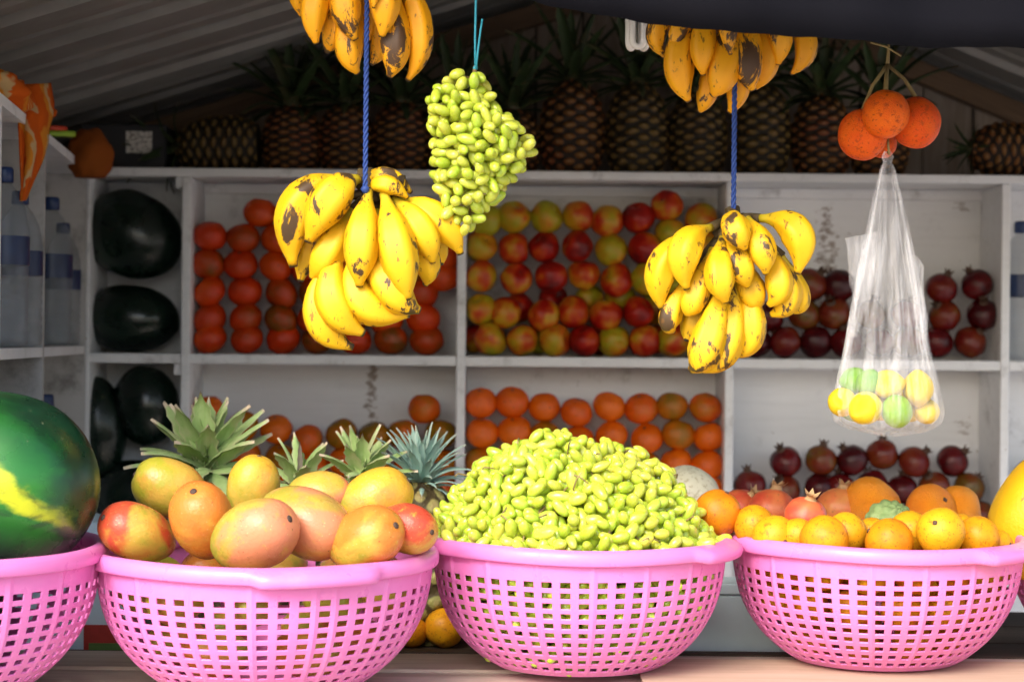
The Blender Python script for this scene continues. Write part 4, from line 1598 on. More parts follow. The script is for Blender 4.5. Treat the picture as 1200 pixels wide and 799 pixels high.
GR = [grape_me(ax, i) for i, ax in enumerate((1.45, 1.72, 1.90, 2.1, 1.6))]


def put_grapes(t, items, tint):
    org = Vector(t.location)
    for (p, q, r) in items:
        o = obj('grape', random.choice(GR), t, p - org, q, r)
        k = random.uniform(0.9, 1.1)
        o.color = (min(1, tint[0] * k), min(1, tint[1] * k), min(1, tint[2]), 1)


def scatter(sample, n_try, dmin, nmax):
    """Poisson-like points: sample() -> (point, normal) or None"""
    cellsz = dmin
    grid = {}
    out = []
    for _ in range(n_try):
        s = sample()
        if s is None:
            continue
        p, nn = s
        key = (int(p.x // cellsz), int(p.y // cellsz), int(p.z // cellsz))
        ok = True
        for i in (-1, 0, 1):
            for j in (-1, 0, 1):
                for k in (-1, 0, 1):
                    for q in grid.get((key[0] + i, key[1] + j, key[2] + k), ()):
                        if (p - q).length < dmin:
                            ok = False
                            break
        if ok:
            grid.setdefault(key, []).append(p)
            out.append((p, nn))
            if len(out) >= nmax:
                break
    return out


def grape_dir(nn, k=0.55):
    d = (nn * k + Vector((random.gauss(0, 1), random.gauss(0, 1), random.gauss(0, 1))).normalized() * 0.8)
    return d.normalized().to_track_quat('Z', 'Y').to_euler()


# hanging bunch
HD = 2.40
hprof = [(84, 547, 14), (92, 545, 27), (105, 540, 34), (120, 541, 40), (137, 551, 50), (155, 560, 57), (175, 565, 59), (188, 563, 57), (200, 557, 51), (215, 553, 44), (230, 548, 39), (245, 544, 32), (258, 548, 22), (268, 550, 14)]
ys_ = [a[0] for a in hprof]


def hang_sample():
    y = random.uniform(88, 270)
    cx = interp([(a[0], a[1]) for a in hprof], y)
    hw = interp([(a[0], a[2]) for a in hprof], y) - 7
    if random.random() > (hw + 6) / 60:
        return None
    a = random.uniform(0, 2 * math.pi)
    dep = random.choice((1.08, 1.0, 0.94, 0.78))
    c = P(cx, y, HD)
    off = Vector((math.cos(a) * PX(hw, HD), math.sin(a) * PX(hw, HD) * 0.85, 0)) * dep
    nn = Vector((math.cos(a), math.sin(a), -0.35)).normalized()
    return c + off, nn


hb = thing('grape_bunch', 'bunch of green grapes hanging from a turquoise string', 'grapes', P(550, 275, HD))
pts = scatter(hang_sample, 9000, 0.0140, 295)
put_grapes(hb, [(p, grape_dir(nn, 0.5), random.uniform(0.0060, 0.0074)) for p, nn in pts], (0.98, 1.0, 0.8))
org = Vector(hb.location)
stem_pts = [P(557, 78, HD) - org, P(552, 110, HD) - org, P(556, 150, HD) - org, P(556, 200, HD) - org, P(550, 255, HD) - org]
br = [(stem_pts, [0.003, 0.003, 0.0025, 0.002, 0.0015])]
for i in range(22):
    y = 90 + i * 7.5
    b = P(interp([(a[0], a[1]) for a in hprof], y), y, HD) - org
    a = i * 2.4
    hw = PX(interp([(q[0], q[2]) for q in hprof], y) - 10, HD)
    br.append(([b, b + Vector((math.cos(a) * hw * 0.9, math.sin(a) * hw * 0.7, -0.004))], 0.0011))
obj('stem', tubes('stem', br, M['twig'], 5), hb)
# grape core behind the outer berries keeps the bunch opaque (fruit of the inner layer)
inner = scatter(lambda: (lambda s: None if s is None else (s[0].lerp(P(interp([(a[0], a[1]) for a in hprof], 180), 180, HD), 0.32), s[1]))(hang_sample()), 2500, 0.012, 90)


def joined_grapes(name, items, parent=None, org=Vector((0, 0, 0))):
    base = GR[1]
    bv = [v.co.copy() for v in base.vertices]
    bf = [tuple(p.vertices) for p in base.polygons]
    V, Fc = [], []
    for p, q, r in items:
        mt = Matrix.Translation(p - org) @ q.to_matrix().to_4x4() @ Matrix.Scale(r, 4)
        o_ = len(V)
        V += [mt @ v for v in bv]
        Fc += [tuple(i + o_ for i in f) for f in bf]
    return obj(name, mesh(name, V, Fc, M['grape']), parent)


o = joined_grapes('inner_grapes', [(p, grape_dir(nn), 0.0075) for p, nn in inner], hb, org)
o['kind'] = 'stuff'
o.color = (0.9, 1.0, 0.8, 1)
# string
s0 = P(557, 80, HD)
tw = thing('string', 'turquoise plastic string tied to the hanging grapes', 'string', s0)
pts = [Vector((0, 0, 0)), Vector((-0.0006, 0, 0.04)), Vector((0.0004, 0, 0.12)), Vector((0.001, 0, BEAM_Z - s0.z + 0.012))]
obj('strand', tubes('strand', [(pts, 0.0016)], M['twine']), tw)
pts = [Vector((0.001, -0.003, -0.001)), Vector((0.003, -0.004, 0.02)), Vector((0.006, -0.004, 0.045)), Vector((0.0085, -0.004, 0.062))]
obj('loose_end', tubes('loose_end', [(pts, 0.0014)], M['twine']), tw)
v, f, u = lathe(ball_profile(6), 8, lump(0.2, 2, 3))
obj('knot', mesh('knot', [q * 0.0035 for q in v], f, M['twine']), tw)

# heap in the basket
c, Rr, H = BK['grape']
HC = Vector((c.x - 0.010, c.y, c.z + H - 0.012))
HR, HH = 0.182, 0.120


def heap_z(x, y):
    rho = math.hypot(x, y) / HR
    if rho >= 1:
        return -0.01
    k = 1 + 0.26 * mnoise.noise(Vector((x * 15, y * 15, 2.2))) + 0.14 * mnoise.noise(Vector((x * 34, y * 34, 7.2)))
    return HH * (1 - rho ** 2.6) * k


def heap_sample():
    a = random.uniform(0, 2 * math.pi)
    r = HR * 0.985 * math.sqrt(random.random())
    x, y = r * math.cos(a), r * math.sin(a)
    if y > 0.06 and random.random() < 0.5:
        return None
    z = heap_z(x, y)
    e = 0.004
    nn = Vector((-(heap_z(x + e, y) - heap_z(x - e, y)) / (2 * e), -(heap_z(x, y + e) - heap_z(x, y - e)) / (2 * e), 1)).normalized()
    return HC + Vector((x, y, z)) + nn * random.uniform(-0.009, 0.012), nn


pts = scatter(heap_sample, 20000, 0.0146, 900)
seeds = []
labs = ['bunch of pale green grapes on the crest of the heap towards the mangoes', 'bunch of yellowish grapes with browned berries crowning the heap',
        'bunch of light green grapes in the middle of the heap face', 'bunch of honey yellow grapes low on the heap face above the rim',
        'bunch of green grapes spilling over the rim towards the mango basket', 'bunch of bright green grapes on the heap flank below the crest by the mangoes',
        'bunch of yellow-green grapes on the heap flank beside the melon', 'bunch of green grapes spilling towards the passion fruit basket',
        'bunch of plump green grapes resting on the rim in front of the heap', 'bunch of green grapes on the back slope of the heap facing the shelves',
        'bunch of green grapes on the back slope of the heap near the melon']
spos = [(-0.045, -0.02), (0.03, -0.02), (-0.005, -0.075), (0.045, -0.125), (-0.15, -0.06), (-0.095, -0.055), (0.09, -0.055), (0.145, -0.075), (-0.05, -0.14), (-0.06, 0.09), (0.07, 0.09)]
tints = [(0.95, 1.0, 0.85), (1.0, 0.90, 0.6), (0.9, 1.0, 0.8), (1.0, 0.93, 0.6), (0.9, 1.0, 0.9), (0.88, 1.0, 0.75), (1.0, 0.98, 0.7), (0.86, 1.0, 0.8), (0.95, 1.0, 0.8), (0.9, 1, 0.8), (0.9, 1, 0.8)]
groups = [[] for _ in spos]
for p, nn in pts:
    q = p - HC
    k = min(range(len(spos)), key=lambda i: (q.x - spos[i][0]) ** 2 + (q.y - spos[i][1]) ** 2 + 0.0012 * mnoise.noise(Vector((q.x * 30, q.y * 30, i))))
    groups[k].append((p, nn))
for k, items in enumerate(groups):
    if not items:
        continue
    z = heap_z(*spos[k])
    t = thing('grape_bunch', labs[k], 'grapes', HC + Vector((spos[k][0], spos[k][1], z - 0.03)), None, 'grape bunches in the heap')
    put_grapes(t, [(p, grape_dir(nn, 0.25), random.uniform(0.0063, 0.0083)) for p, nn in items], tints[k])
    org = Vector(t.location)
    br = []
    cen = sum((p for p, n_ in items), Vector()) / len(items) - Vector((0, 0, 0.008))
    for p, nn in items[::3]:
        e = p - nn * 0.006
        mid = cen.lerp(e, 0.5) + nn * 0.004
        br.append(([cen - org, mid - org, e - org], [0.0016, 0.0012, 0.0008]))
    pk = items[0][0] + items[0][1] * 0.008
    br.append(([cen - org, pk - org], [0.0018, 0.0014]))
    for w_ in range(3):
        p, nn = random.choice(items)
        q0 = p + nn * 0.009
        dv = Vector((random.uniform(-1, 1), random.uniform(-1, 0.2), random.uniform(-0.4, 0.5))).normalized() * random.uniform(0.015, 0.032)
        br.append(([cen - org, p - nn * 0.004 - org, q0 - org, q0 + dv * 0.5 + nn * 0.003 - org, q0 + dv - nn * 0.004 - org], [0.0014, 0.0013, 0.0013, 0.0011, 0.0009]))
    obj('stem', tubes('stem', br, M['twig'], 5), t)
# inner layers of the heap and basket, not countable
fill = []
lay = scatter(lambda: (lambda s: None if s is None else (s[0] - s[1] * 0.014, s[1]))(heap_sample()), 5000, 0.0145, 420)
fill += [(p, grape_dir(nn, 0.2), 0.0095) for p, nn in lay]


def bowl_sample():
    tt = random.uniform(0.05, 0.97)
    a = random.uniform(0, 2 * math.pi)
    rr = wall_r(tt, Rr) - 0.0135 - random.random() * 0.012
    return c + Vector((rr * math.cos(a), rr * math.sin(a), 0.008 + tt * (H - 0.012))), Vector((math.cos(a), math.sin(a), 0))


fill += [(p, grape_dir(nn, 0.0), 0.0092) for p, nn in scatter(bowl_sample, 9000, 0.0145, 900)]
o = joined_grapes('packed_grapes', fill)
o['kind'] = 'stuff'
tag(o, 'green grapes packed below the surface of the heap, seen through the basket lattice', 'grapes')
o.color = (0.9, 1.0, 0.8, 1)
# a few berries that rolled over the basket rim
for i, (px, py, d) in enumerate(((838, 640, 2.44), (826, 638, 2.40), (846, 634, 2.47))):
    oo = obj('grape', GR[i], None, P(px, py, d), Euler((1.2, 0.3, i)), 0.0088)
    oo.color = (0.85, 1, 0.8, 1)
    tag(oo, 'loose green grape rolled against the grape basket rim', 'grape', 'loose grapes on the rim')

# ------------------------------------------------------------------ bananas


def banana_me(pts, w, mat):
    """tube through world points (already relative); w = full width in metres"""
    n = 20
    rad = []
    for j in range(n):
        t = j / (n - 1)
        r = interp([(0, .26), (.06, .28), (.14, .44), (.26, .76), (.42, .97), (.56, 1.0), (.69, .92), (.78, .76), (.87, .54), (.93, .34), (.965, .25), (1.0, .21)], t)
        rad.append(r * w / 2)

    def sect(a, t):
        return 1 + 0.105 * (2 * abs(math.cos(2.5 * a)) - 1) * math.sin(math.pi * min(1, t * 1.05)) ** 0.6
    v, f, u = tube(pts, rad, 20, sect)
    return mesh('banana', v, f, mat, True, u)


def bez(a, b, c_, n=20):
    return [a * (1 - t) ** 2 + b * (2 * t * (1 - t)) + c_ * t ** 2 for t in (i / (n - 1) for i in range(n))]


def banana_bunch(label, base, d, hub, lst, mat, stems, fat=1.0):
    org = P(base[0], base[1], d)
    t = thing('banana_bunch', label, 'bananas', org)
    hubp = P(hub[0], hub[1], d + 0.025)
    lst = [((a[0] + (hub[0] - a[0]) * 0.24, a[1] + (hub[1] - a[1]) * 0.24), b, c_, w, dz) for (a, b, c_, w, dz) in lst]
    for (a, b, c_, w, dz) in lst:
        dd = d + dz
        bow = -0.014 if dz <= 0 else 0.008
        pa = P(a[0], a[1], d + dz * 0.45)
        pb = P(2 * b[0] - (a[0] + c_[0]) / 2, 2 * b[1] - (a[1] + c_[1]) / 2, dd + bow)
        pc = P(c_[0], c_[1], dd - bow * 0.3)
        # the spine lies at the local origin of each banana, so its skin marks differ
        o_ = (pa + pc) / 2
        me = banana_me([q - o_ for q in bez(pa, pb, pc)], PX(w * fat, dd), mat)
        obj('banana', me, t, o_ - org)
    br = [(bez(hubp, (hubp + P(a[0], a[1], d + dz * 0.4)) / 2 + Vector((0, 0, 0.006)), P(a[0], a[1], d + dz * 0.45), 6), [0.009, 0.009, 0.008, 0.007, 0.006, 0.006]) for (a, b, c_, w, dz) in lst]
    br = [([q - org for q in pp], rr) for pp, rr in br]
    for (s, e, r) in stems:
        ps = P(s[0], s[1], d - 0.005)
        pe = P(e[0], e[1], d - 0.012)
        br.append(([ps - org, (ps + pe) / 2 - org + Vector((0, 0, 0.002)), pe - org], [r, r * 0.9, r * 0.7]))
    obj('stalk', tubes('stalk', br, M['stalk'], 8), t)
    return t


BD = 2.42
banana_bunch('lower banana bunch with bruised yellow fruit in front of the tangerines', (427, 400), BD, (438, 232), [
    ((402, 203), (352, 240), (344, 313), 47, -0.010), ((413, 203), (388, 232), (361, 284), 46, -0.045), ((404, 250), (388, 292), (365, 326), 38, -0.015),
    ((430, 222), (424, 280), (421, 336), 41, -0.060), ((454, 226), (465, 290), (478, 351), 45, -0.060), ((468, 234), (493, 268), (507, 308), 36, -0.030),
    ((476, 236), (512, 256), (540, 298), 36, -0.012), ((472, 262), (497, 300), (498, 334), 32, 0.0), ((388, 308), (390, 352), (427, 391), 43, -0.030),
    ((373, 318), (374, 370), (414, 407), 38, -0.008), ((412, 305), (424, 352), (480, 368), 42, -0.030), ((436, 292), (456, 335), (492, 364), 44, -0.042),
    ((404, 315), (416, 352), (440, 371), 38, 0.005), ((440, 250), (452, 300), (470, 330), 44, 0.0), ((420, 208), (452, 208), (482, 226), 24, -0.004), ((430, 222), (452, 216), (478, 232), 22, -0.030),
    ((400, 230), (370, 280), (352, 330), 34, 0.02), ((450, 240), (500, 280), (516, 310), 34, 0.03)],
    M['banana'], [((420, 206), (474, 212), 0.010), ((428, 200), (438, 236), 0.011)])
banana_bunch('bruised banana bunch in front of the apples and pomegranates', (855, 432), BD, (862, 262), [
    ((808, 274), (778, 310), (776, 362), 35, -0.02), ((824, 268), (803, 292), (805, 339), 37, -0.055), ((826, 300), (815, 345), (804, 368), 30, -0.03),
    ((792, 340), (786, 368), (790, 388), 26, -0.01), ((841, 284), (843, 320), (851, 354), 34, -0.060), ((856, 245), (862, 268), (874, 292), 33, -0.070),
    ((850, 280), (866, 308), (876, 336), 32, -0.045), ((881, 254), (892, 288), (897, 321), 31, -0.060), ((900, 254), (934, 272), (934, 321), 37, -0.045),
    ((904, 292), (913, 330), (900, 358), 31, -0.028), ((920, 304), (924, 345), (902, 369), 30, -0.010), ((934, 312), (937, 345), (928, 366), 23, 0.004),
    ((876, 310), (880, 340), (894, 354), 34, -0.01), ((842, 344), (830, 400), (809, 434), 40, -0.035), ((858, 346), (853, 400), (822, 434), 36, -0.020),
    ((872, 340), (880, 385), (860, 417), 34, -0.005), ((833, 340), (816, 370), (804, 399), 29, 0.008), ((866, 335), (868, 380), (845, 425), 36, 0.01)],
    M['banana'], [((858, 244), (862, 268), 0.010), ((838, 276), (856, 270), 0.009)], 1.03)
banana_bunch('upper banana bunch hung on the rope above the bruised yellow one', (428, 84), BD + 0.01, (425, -60), [
    ((366, -50), (352, -20), (354, 20), 24, -0.01), ((392, -52), (370, 0), (371, 52), 31, -0.04), ((404, -20), (394, 28), (383, 62), 28, 0.0), ((412, -56), (404, 0), (417, 47), 36, -0.045),
    ((424, -20), (408, 44), (420, 86), 33, -0.012), ((440, -10), (446, 40), (435, 76), 24, 0.02), ((438, -62), (450, -10), (447, 44), 37, -0.06), ((450, -40), (462, 40), (456, 90), 36, -0.030),
    ((464, -50), (492, 30), (477, 95), 29, -0.012), ((452, -50), (480, 20), (470, 70), 30, 0.01), ((432, -58), (438, -30), (438, 10), 19, -0.085), ((396, -30), (384, 10), (378, 40), 30, 0.02), ((428, -40), (432, 10), (432, 50), 32, 0.02)],
    M['banana_ripe_shaded'], [((428, -80), (425, -50), 0.011)])
banana_bunch('blackened banana bunch hung high under the navy awning', (858, 128), BD + 0.01, (855, -18), [
    ((800, 2), (772, 32), (780, 67), 25, -0.01), ((812, 6), (800, 32), (786, 58), 25, -0.035), ((808, 10), (796, 68), (808, 119), 35, -0.03), ((826, 2), (824, 48), (824, 88), 29, -0.055),
    ((842, 36), (832, 96), (820, 131), 25, -0.005), ((852, 0), (850, 72), (834, 112), 38, -0.045), ((862, -14), (854, 24), (856, 64), 22, -0.075), ((858, 34), (866, 92), (854, 132), 27, -0.008),
    ((882, -8), (874, 60), (882, 106), 38, -0.040), ((892, -6), (898, 60), (884, 104), 32, -0.012), ((900, -10), (912, 34), (911, 76), 30, -0.03), ((926, -2), (944, 48), (926, 87), 26, -0.01),
    ((830, 20), (836, 70), (830, 105), 30, 0.015), ((868, 20), (872, 70), (866, 108), 30, 0.012)],
    M['banana_ripe_shaded'], [((860, -40), (858, -10), 0.011)])


def rope(name, label, top, bot, r=0.0034):
    t = thing(name, label, 'rope', bot)
    L = (top - bot).length
    lst = []
    n = int(L / 0.0035)
    for s in range(3):
        pts = []
        for i in range(n + 1):
            q = (top - bot) * (i / n)
            a = i * 0.0035 / 0.026 * 2 * math.pi + s * 2 * math.pi / 3
            pts.append(q + Vector((math.cos(a) * r * 0.60, math.sin(a) * r * 0.60, 0)))
        lst.append((pts, r * 0.50))
    obj('strands', tubes('strands', lst, M['rope'], 6), t)
    v, f, u = lathe(ball_profile(8), 10, lump(0.25, 2.4, 5))
    obj('knot', mesh('knot', [q * 0.0055 for q in v], f, M['rope']), t)
    return t


def rope_at(px, d, py_bot, label):
    b = P(px, py_bot, d)
    tp = Vector((b.x, d, BEAM_Z + 0.01))
    rope('rope', label, tp, b)


rope_at(428, 2.385, 222, 'twisted blue nylon rope holding the bananas in front of the tangerines')
rope_at(859.5, 2.395, 256, 'twisted blue nylon rope holding the bananas in front of the apples')

# ------------------------------------------------------------------ cluster of oranges and the bag of lemons
OD = 2.40
oc = P(1040, 60, OD)
cl = thing('orange_cluster', 'cluster of mottled oranges hanging by their twigs above the clear bag', 'oranges', P(1040, 188, OD))
org = Vector(cl.location)
ofr = [(1038, 134, -0.035, 27.5), (1073, 144, 0.0, 29), (1011, 158, 0.0, 29), (1034, 168, 0.050, 17)]
br = [([P(1042, 45, OD) - org, P(1041, 62, OD) - org, P(1040, 76, OD) - org], [0.0016, 0.0020, 0.0026])]
for i, (px, py, dz, r) in enumerate(ofr):
    p = P(px, py, OD + dz)
    rr = PX(r, OD + dz)
    obj('orange', HORN[i % 3], cl, p - org, Euler((random.uniform(-.3, .3), random.uniform(-.3, .3), i * 1.7)), rr)
    topf = p + Vector((0, 0, rr * 1.0))
    br.append(([P(1040, 76, OD) - org, (P(1040, 76, OD) + topf) / 2 + Vector(((px - 1040) * 0.00012, 0, 0.002)) - org, topf - org], [0.0026, 0.0024, 0.0030]))
br.append(([P(1020, 50, OD - 0.01) - org, P(1038, 55, OD - 0.012) - org, P(1056, 66, OD - 0.01) - org], 0.0013))
br.append(([P(1042, 46, OD) - org, Vector((P(1042, 45, OD).x, OD, BEAM_Z + 0.006)) - org], 0.0012))
br.append(([P(1040, 160, OD - 0.005) - org, P(1041, 172, OD - 0.008) - org, P(1042, 181, OD - 0.006) - org, P(1040, 178, OD - 0.002) - org], 0.0016))
obj('twig', tubes('twig', br, M['twig'], 6), cl)

bagt = thing('plastic_bag', 'thin clear plastic bag of lemons and limes knotted below the hanging oranges', 'bag', P(1040, 500, OD))
org = Vector(bagt.location)
bp = [(0, 3.5, 0), (.022, 7, 0), (.04, 4.5, 0), (.07, 8, 0), (.15, 13.5, 0), (.25, 20, 0), (.4, 29.5, -.5), (.55, 39, -1), (.7, 47.5, -1.5), (.82, 56, -1), (.90, 61, -1), (.95, 63, 0), (.98, 61, 0), (1.0, 54, 0), (1.015, 40, 1), (1.025, 22, 1), (1.03, 4, 1)]
V, Fc = [], []
na = 128
rows = []
for i in range(len(bp) - 1):
    for s in range(4 if i < 11 else 2):
        t = s / (4 if i < 11 else 2)
        rows.append(tuple(bp[i][k] + (bp[i + 1][k] - bp[i][k]) * t for k in range(3)))
rows.append(bp[-1])
for (t, hw, cx) in rows:
    for i in range(na):
        a = 2 * math.pi * i / na
        pl = (0.13 * math.sin(9 * a + 2.0 * t) + 0.10 * math.sin(17 * a + 1.0 - 1.5 * t) + 0.07 * math.sin(31 * a + 0.5)) * max(0.06, 1.05 - t) * (1 if t > 0.05 else 0.5)
        bl = 0.0
        if t > 0.78:
            bl = 0.055 * math.sin(7 * a + 0.7) * min(1, (t - 0.78) / 0.15) + 0.02 * math.sin(19 * a)
        rr = hw * (1 + pl + bl)
        sag = 3.0 * math.sin(3 * a + 1.0) * max(0, t - 0.9) * 10 / 1.2 if t > 0.9 else 0
        q = P(1040 + cx + rr * math.cos(a), 177 + 322 * t + sag, OD) + Vector((0, math.sin(a) * PX(rr, OD) * 0.72, 0))
        V.append(q - org)
for j in range(len(rows) - 1):
    for i in range(na):
        k = (i + 1) % na
        Fc.append((j * na + i, j * na + k, (j + 1) * na + k, (j + 1) * na + i))
obj('film', mesh('film', V, Fc, M['film']), bagt)


def flap(poly_l, poly_r, dy):
    """a bag handle flattened against the side: a loop of film between two edges"""
    V, Fc = [], []
    n = len(poly_l)
    m = 7
    for j in range(n):
        for i in range(m):
            s = i / (m - 1)
            px = poly_l[j][0] * (1 - s) + poly_r[j][0] * s
            py = poly_l[j][1] * (1 - s) + poly_r[j][1] * s
            q = P(px, py, OD + dy + 0.006 * math.sin(3.0 * s + j * 1.1) + 0.004 * math.sin(9 * s + j))
            V.append(q - org)
    for j in range(n - 1):
        for i in range(m - 1):
            a = j * m + i
            Fc.append((a, a + 1, a + m + 1, a + m))
    o = obj('handle', mesh('handle', V, Fc, M['film']), bagt)
    md = o.modifiers.new('thick', 'SOLIDIFY')
    md.thickness = 0.004


flap([(990, 279), (992, 290), (996, 312), (998, 334), (1000, 352), (999, 372), (997, 395)], [(1028, 273), (1027, 292), (1026, 312), (1023, 334), (1016, 352), (1010, 372), (1003, 395)], -0.035)
flap([(1064, 300), (1067, 312), (1070, 340), (1074, 368), (1078, 398)], [(1077, 302), (1083, 312), (1083, 342), (1085, 372), (1082, 398)], 0.01)


def lemon_me(mat, seed):
    def fn(p, a, t):
        z = p.z * 1.12 + 0.14 * (1 if p.z > 0 else -1) * max(0, abs(p.z) - 0.86) / 0.14
        return Vector((p.x, p.y, z)) * (1 + 0.03 * mnoise.noise(p * 2 + Vector((seed, 0, 0))))
    v, f, u = lathe(ball_profile(14), 20, fn)
    return mesh('lemon', v, f, mat)


LEM, LIM = [lemon_me(M['lemon'], 1)], [lemon_me(M['lime'], 2)]
for (px, py, dz, r, k) in ((987, 471, 0.0, 16, 0), (1014, 478, -0.028, 18, 0), (1051, 482, -0.026, 17, 1), (1076, 455, -0.014, 17, 0), (1086, 482, 0.004, 14, 0), (1002, 446, 0.006, 15, 1), (1018, 448, -0.014, 14, 1),
                          (1040, 450, -0.018, 16, 0), (1030, 474, 0.020, 17, 0), (1064, 476, 0.024, 16, 0), (1000, 478, 0.026, 15, 1)):
    p = P(px, py, OD + dz)
    if k:
        fruit('lime', LIM, p, PX(r * 1.06, OD), 'green lime inside the hanging clear bag', 'lime', 'limes in the bag', rnd_rot())
    else:
        fruit('lemon', LEM, p, PX(r * 1.06, OD), 'yellow lemon inside the hanging clear bag', 'lemon', 'lemons in the bag', rnd_rot())

# ------------------------------------------------------------------ awning canvas
AD = 2.12
edge = [(520, -60), (590, -14), (640, 3), (700, 15), (760, 26), (860, 38), (940, 45), (1000, 49), (1100, 53), (1200, 56), (1320, 58), (1440, 59)]
V, Fc = [], []
nx, nz = 90, 14
for i in range(nx + 1):
    px = 520 + 920 * i / nx
    py = interp(edge, px) + 1.2 * math.sin(px * 0.031) + 0.6 * math.sin(px * 0.11)
    b = P(px, py, AD)
    topz = roof_z(b.x) - 0.02
    for j in range(nz + 1):
        t = j / nz
        z = b.z + (topz - b.z) * t
        fold = 0.012 * math.sin(b.x * 15 + 2.0 * t) * (1 - 0.5 * t) + 0.006 * math.sin(b.x * 41 + 1.0)
        hem = 0.004 if j == 0 else 0
        V.append((b.x, AD + fold - 0.02 * math.sin(math.pi * t) + hem, z))
for i in range(nx):
    for j in range(nz):
        a = i * (nz + 1) + j
        Fc.append((a, a + nz + 1, a + nz + 2, a + 1))
o = obj('awning', mesh('awning', V, Fc, M['navy']))
tag(o, 'dark navy canvas awning drooping across the front of the stall', 'awning')
md = o.modifiers.new('thick', 'SOLIDIFY')
md.thickness = 0.004

# ------------------------------------------------------------------ lamp
LD = 2.62
lp = P(747, 61, LD)
lamp = thing('light_bulb', 'unlit compact fluorescent bulb hanging below the awning before the pineapples', 'light bulb', (lp.x, LD, lp.z))
for k in range(3):
    a = R(90 + 120 * k) if k else R(90)
    cx, cy = 0.0105 * math.cos(R(270 + 120 * k)), 0.0105 * math.sin(R(270 + 120 * k))
    tx, ty = -math.sin(R(270 + 120 * k)) * 0.0080, math.cos(R(270 + 120 * k)) * 0.0080
    pts = [Vector((cx - tx, cy - ty, 0.085)), Vector((cx - tx, cy - ty, 0.014))]
    for s in range(1, 8):
        w = math.pi * s / 8
        pts.append(Vector((cx - tx * math.cos(w), cy - ty * math.cos(w), 0.014 - 0.0085 * math.sin(w))))
    pts += [Vector((cx + tx, cy + ty, 0.014)), Vector((cx + tx, cy + ty, 0.085))]
    obj('tube', tubes('tube', [(pts, 0.0046)], M['lamp'], 10), lamp)
v, f, u = lathe([(0.02, 0.084), (0.023, 0.088), (0.023, 0.115), (0.014, 0.128), (0.014, 0.150)], 20)
obj('base', mesh('base', v, f, M['lampbase']), lamp)
obj('cord', tubes('cord', [([Vector((0, 0, 0.15)), Vector((0, 0, roof_z(lp.x) - lp.z - 0.0))], 0.003)], M['carton']), lamp)

# ------------------------------------------------------------------ clutter on the side shelves' top
# orange striped cloth: a crumpled pile on top and a tail hanging over the edge
cloth = thing('striped_cloth', 'orange and yellow striped cloth draped over the corner of the side shelves', 'cloth', P(30, 130, 2.92))
org = Vector(cloth.location)
tl = [(4, 102), (12, 118), (21, 134), (21, 150), (22, 172), (23, 195), (24, 215), (25, 236)]
tr = [(58, 98), (62, 122), (60, 138), (56, 152), (55, 168), (48, 190), (38, 212), (29, 234)]
V, Fc, U = [], [], []
m = 15
nn_ = 36
for j in range(nn_ + 1):
    t = j / nn_
    k = t * (len(tl) - 1)
    k0 = min(int(k), len(tl) - 2)
    w = k - k0
    L_ = (tl[k0][0] * (1 - w) + tl[k0 + 1][0] * w, tl[k0][1] * (1 - w) + tl[k0 + 1][1] * w)
    R_ = (tr[k0][0] * (1 - w) + tr[k0 + 1][0] * w, tr[k0][1] * (1 - w) + tr[k0 + 1][1] * w)
    for i in range(m):
        s = i / (m - 1)
        px = L_[0] * (1 - s) + R_[0] * s
        py = L_[1] * (1 - s) + R_[1] * s
        fold = 0.012 * math.sin(7 * s + 1.5 * t) + 0.006 * math.sin(15 * s - 3 * t)
        d = 2.90 + 0.10 * s * (1 - t * 0.7) + fold * (0.6 + 0.4 * (1 - t)) - 0.05 * t
        q = P(px, py, d)
        V.append(q - org)
        U.append((t, s))
for j in range(nn_):
    for i in range(m - 1):
        a = j * m + i
        Fc.append((a, a + 1, a + m + 1, a + m))
o = obj('hanging_tail', mesh('hanging_tail', V, Fc, M['orange_cloth'], True, U), cloth)
md = o.modifiers.new('thick', 'SOLIDIFY')
md.thickness = 0.003


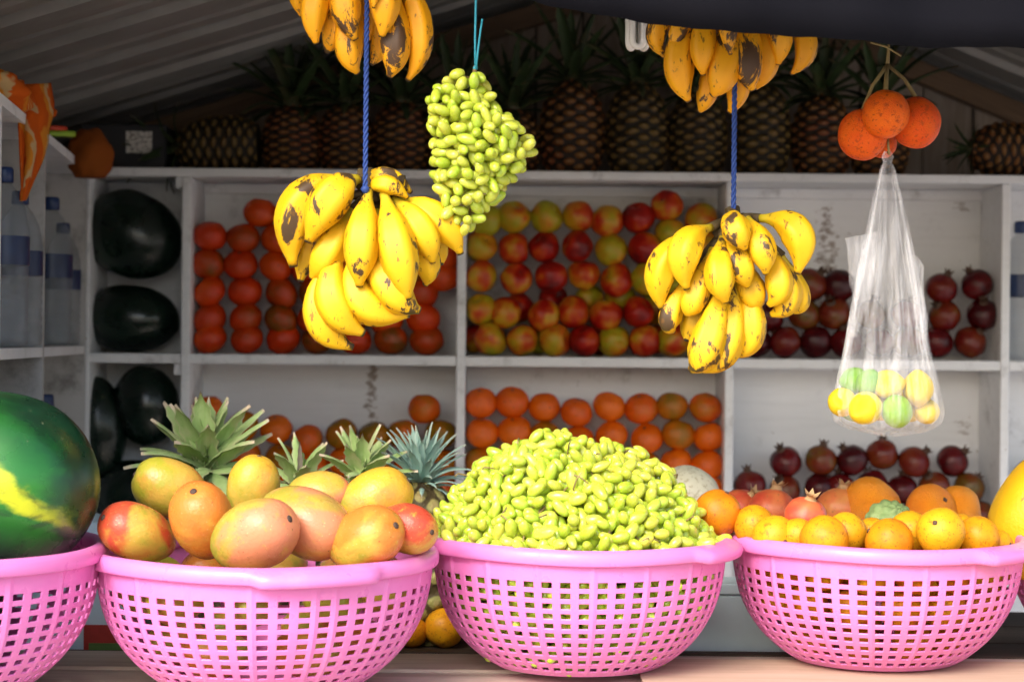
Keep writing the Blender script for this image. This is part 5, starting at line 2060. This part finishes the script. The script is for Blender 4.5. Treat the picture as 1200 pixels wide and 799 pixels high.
def crumple(name, pc, sx, sy, sz, seed, mat, parent, org, amp=1.0):
    V, Fc, U = [], [], []
    n, m = 22, 34
    for j in range(n + 1):
        a = -math.pi / 2 + math.pi * j / n
        for i in range(m):
            b = 2 * math.pi * i / m
            q = Vector((math.cos(a) * math.cos(b), math.cos(a) * math.sin(b), math.sin(a)))
            k = 1 + amp * 0.35 * mnoise.noise(q * 1.9 + Vector((seed, 0, 0))) + amp * 0.22 * abs(mnoise.noise(q * 4.2 + Vector((0, seed, 0))))
            q = Vector((q.x * sx * k, q.y * sy * k, max(q.z * k, -0.75) * sz))
            V.append(pc + q - org)
            U.append((j / n, i / m * 2))
    for j in range(n):
        for i in range(m):
            k = (i + 1) % m
            Fc.append((j * m + i, j * m + k, (j + 1) * m + k, (j + 1) * m + i))
    return obj(name, mesh(name, V, Fc, mat, True, U), parent)


pz = Vector((-0.825, 2.90, ZT1 + 0.030))
crumple('crumpled_pile', pz, 0.075, 0.10, 0.040, 1.0, M['orange_cloth'], cloth, org)
pz = Vector((-0.83, 3.08, ZT1 + 0.026))
crumple('crumpled_pile', pz, 0.060, 0.09, 0.034, 4.0, M['orange_cloth'], cloth, org)
sk = thing('cloth_sack', 'rust orange cloth sack slumped over the corner where the two shelf units meet', 'sack', P(105, 205, 3.60))
org = Vector(sk.location)
crumple('body', P(106, 184, 3.60), PX(26, 3.6), PX(26, 3.6), PX(32, 3.6), 8.0, M['sack'], sk, org, 0.45)
rl = thing('wrapped_roll', 'slim lime green and red wrapped roll beside the striped cloth', 'roll', P(70, 157, 3.25))
org = Vector(rl.location)
obj('green_wrap', tubes('green_wrap', [([P(54, 157, 3.24) - org, P(70, 156.5, 3.26) - org, P(87, 157.5, 3.28) - org], 0.0055)], M['lime_roll'], 10), rl)
obj('red_wrap', tubes('red_wrap', [([P(56, 150, 3.24) - org, P(66, 150, 3.25) - org, P(77, 151, 3.27) - org], 0.0045)], M['red_roll'], 10), rl)
# black carton
kb = P(155, 180, 3.90)
bx = thing('black_carton', 'black cardboard carton with a white printed label on the top shelf', 'carton', (kb.x, 3.92, ZT1 + 0.001))
bo_ = Vector((kb.x, 3.92, ZT1 + 0.001))
board('body', kb.x - 0.10, kb.x + 0.075, 3.87, 4.02, ZT1 + 0.001, ZT1 + 0.095, M['carton'], bx, 0.003, bo_)
la, lb_ = P(148, 154, 3.868), P(178, 180, 3.868)
board('label', la.x, lb_.x, 3.8655, 3.8692, lb_.z, la.z, M['print'], bx, 0, bo_)
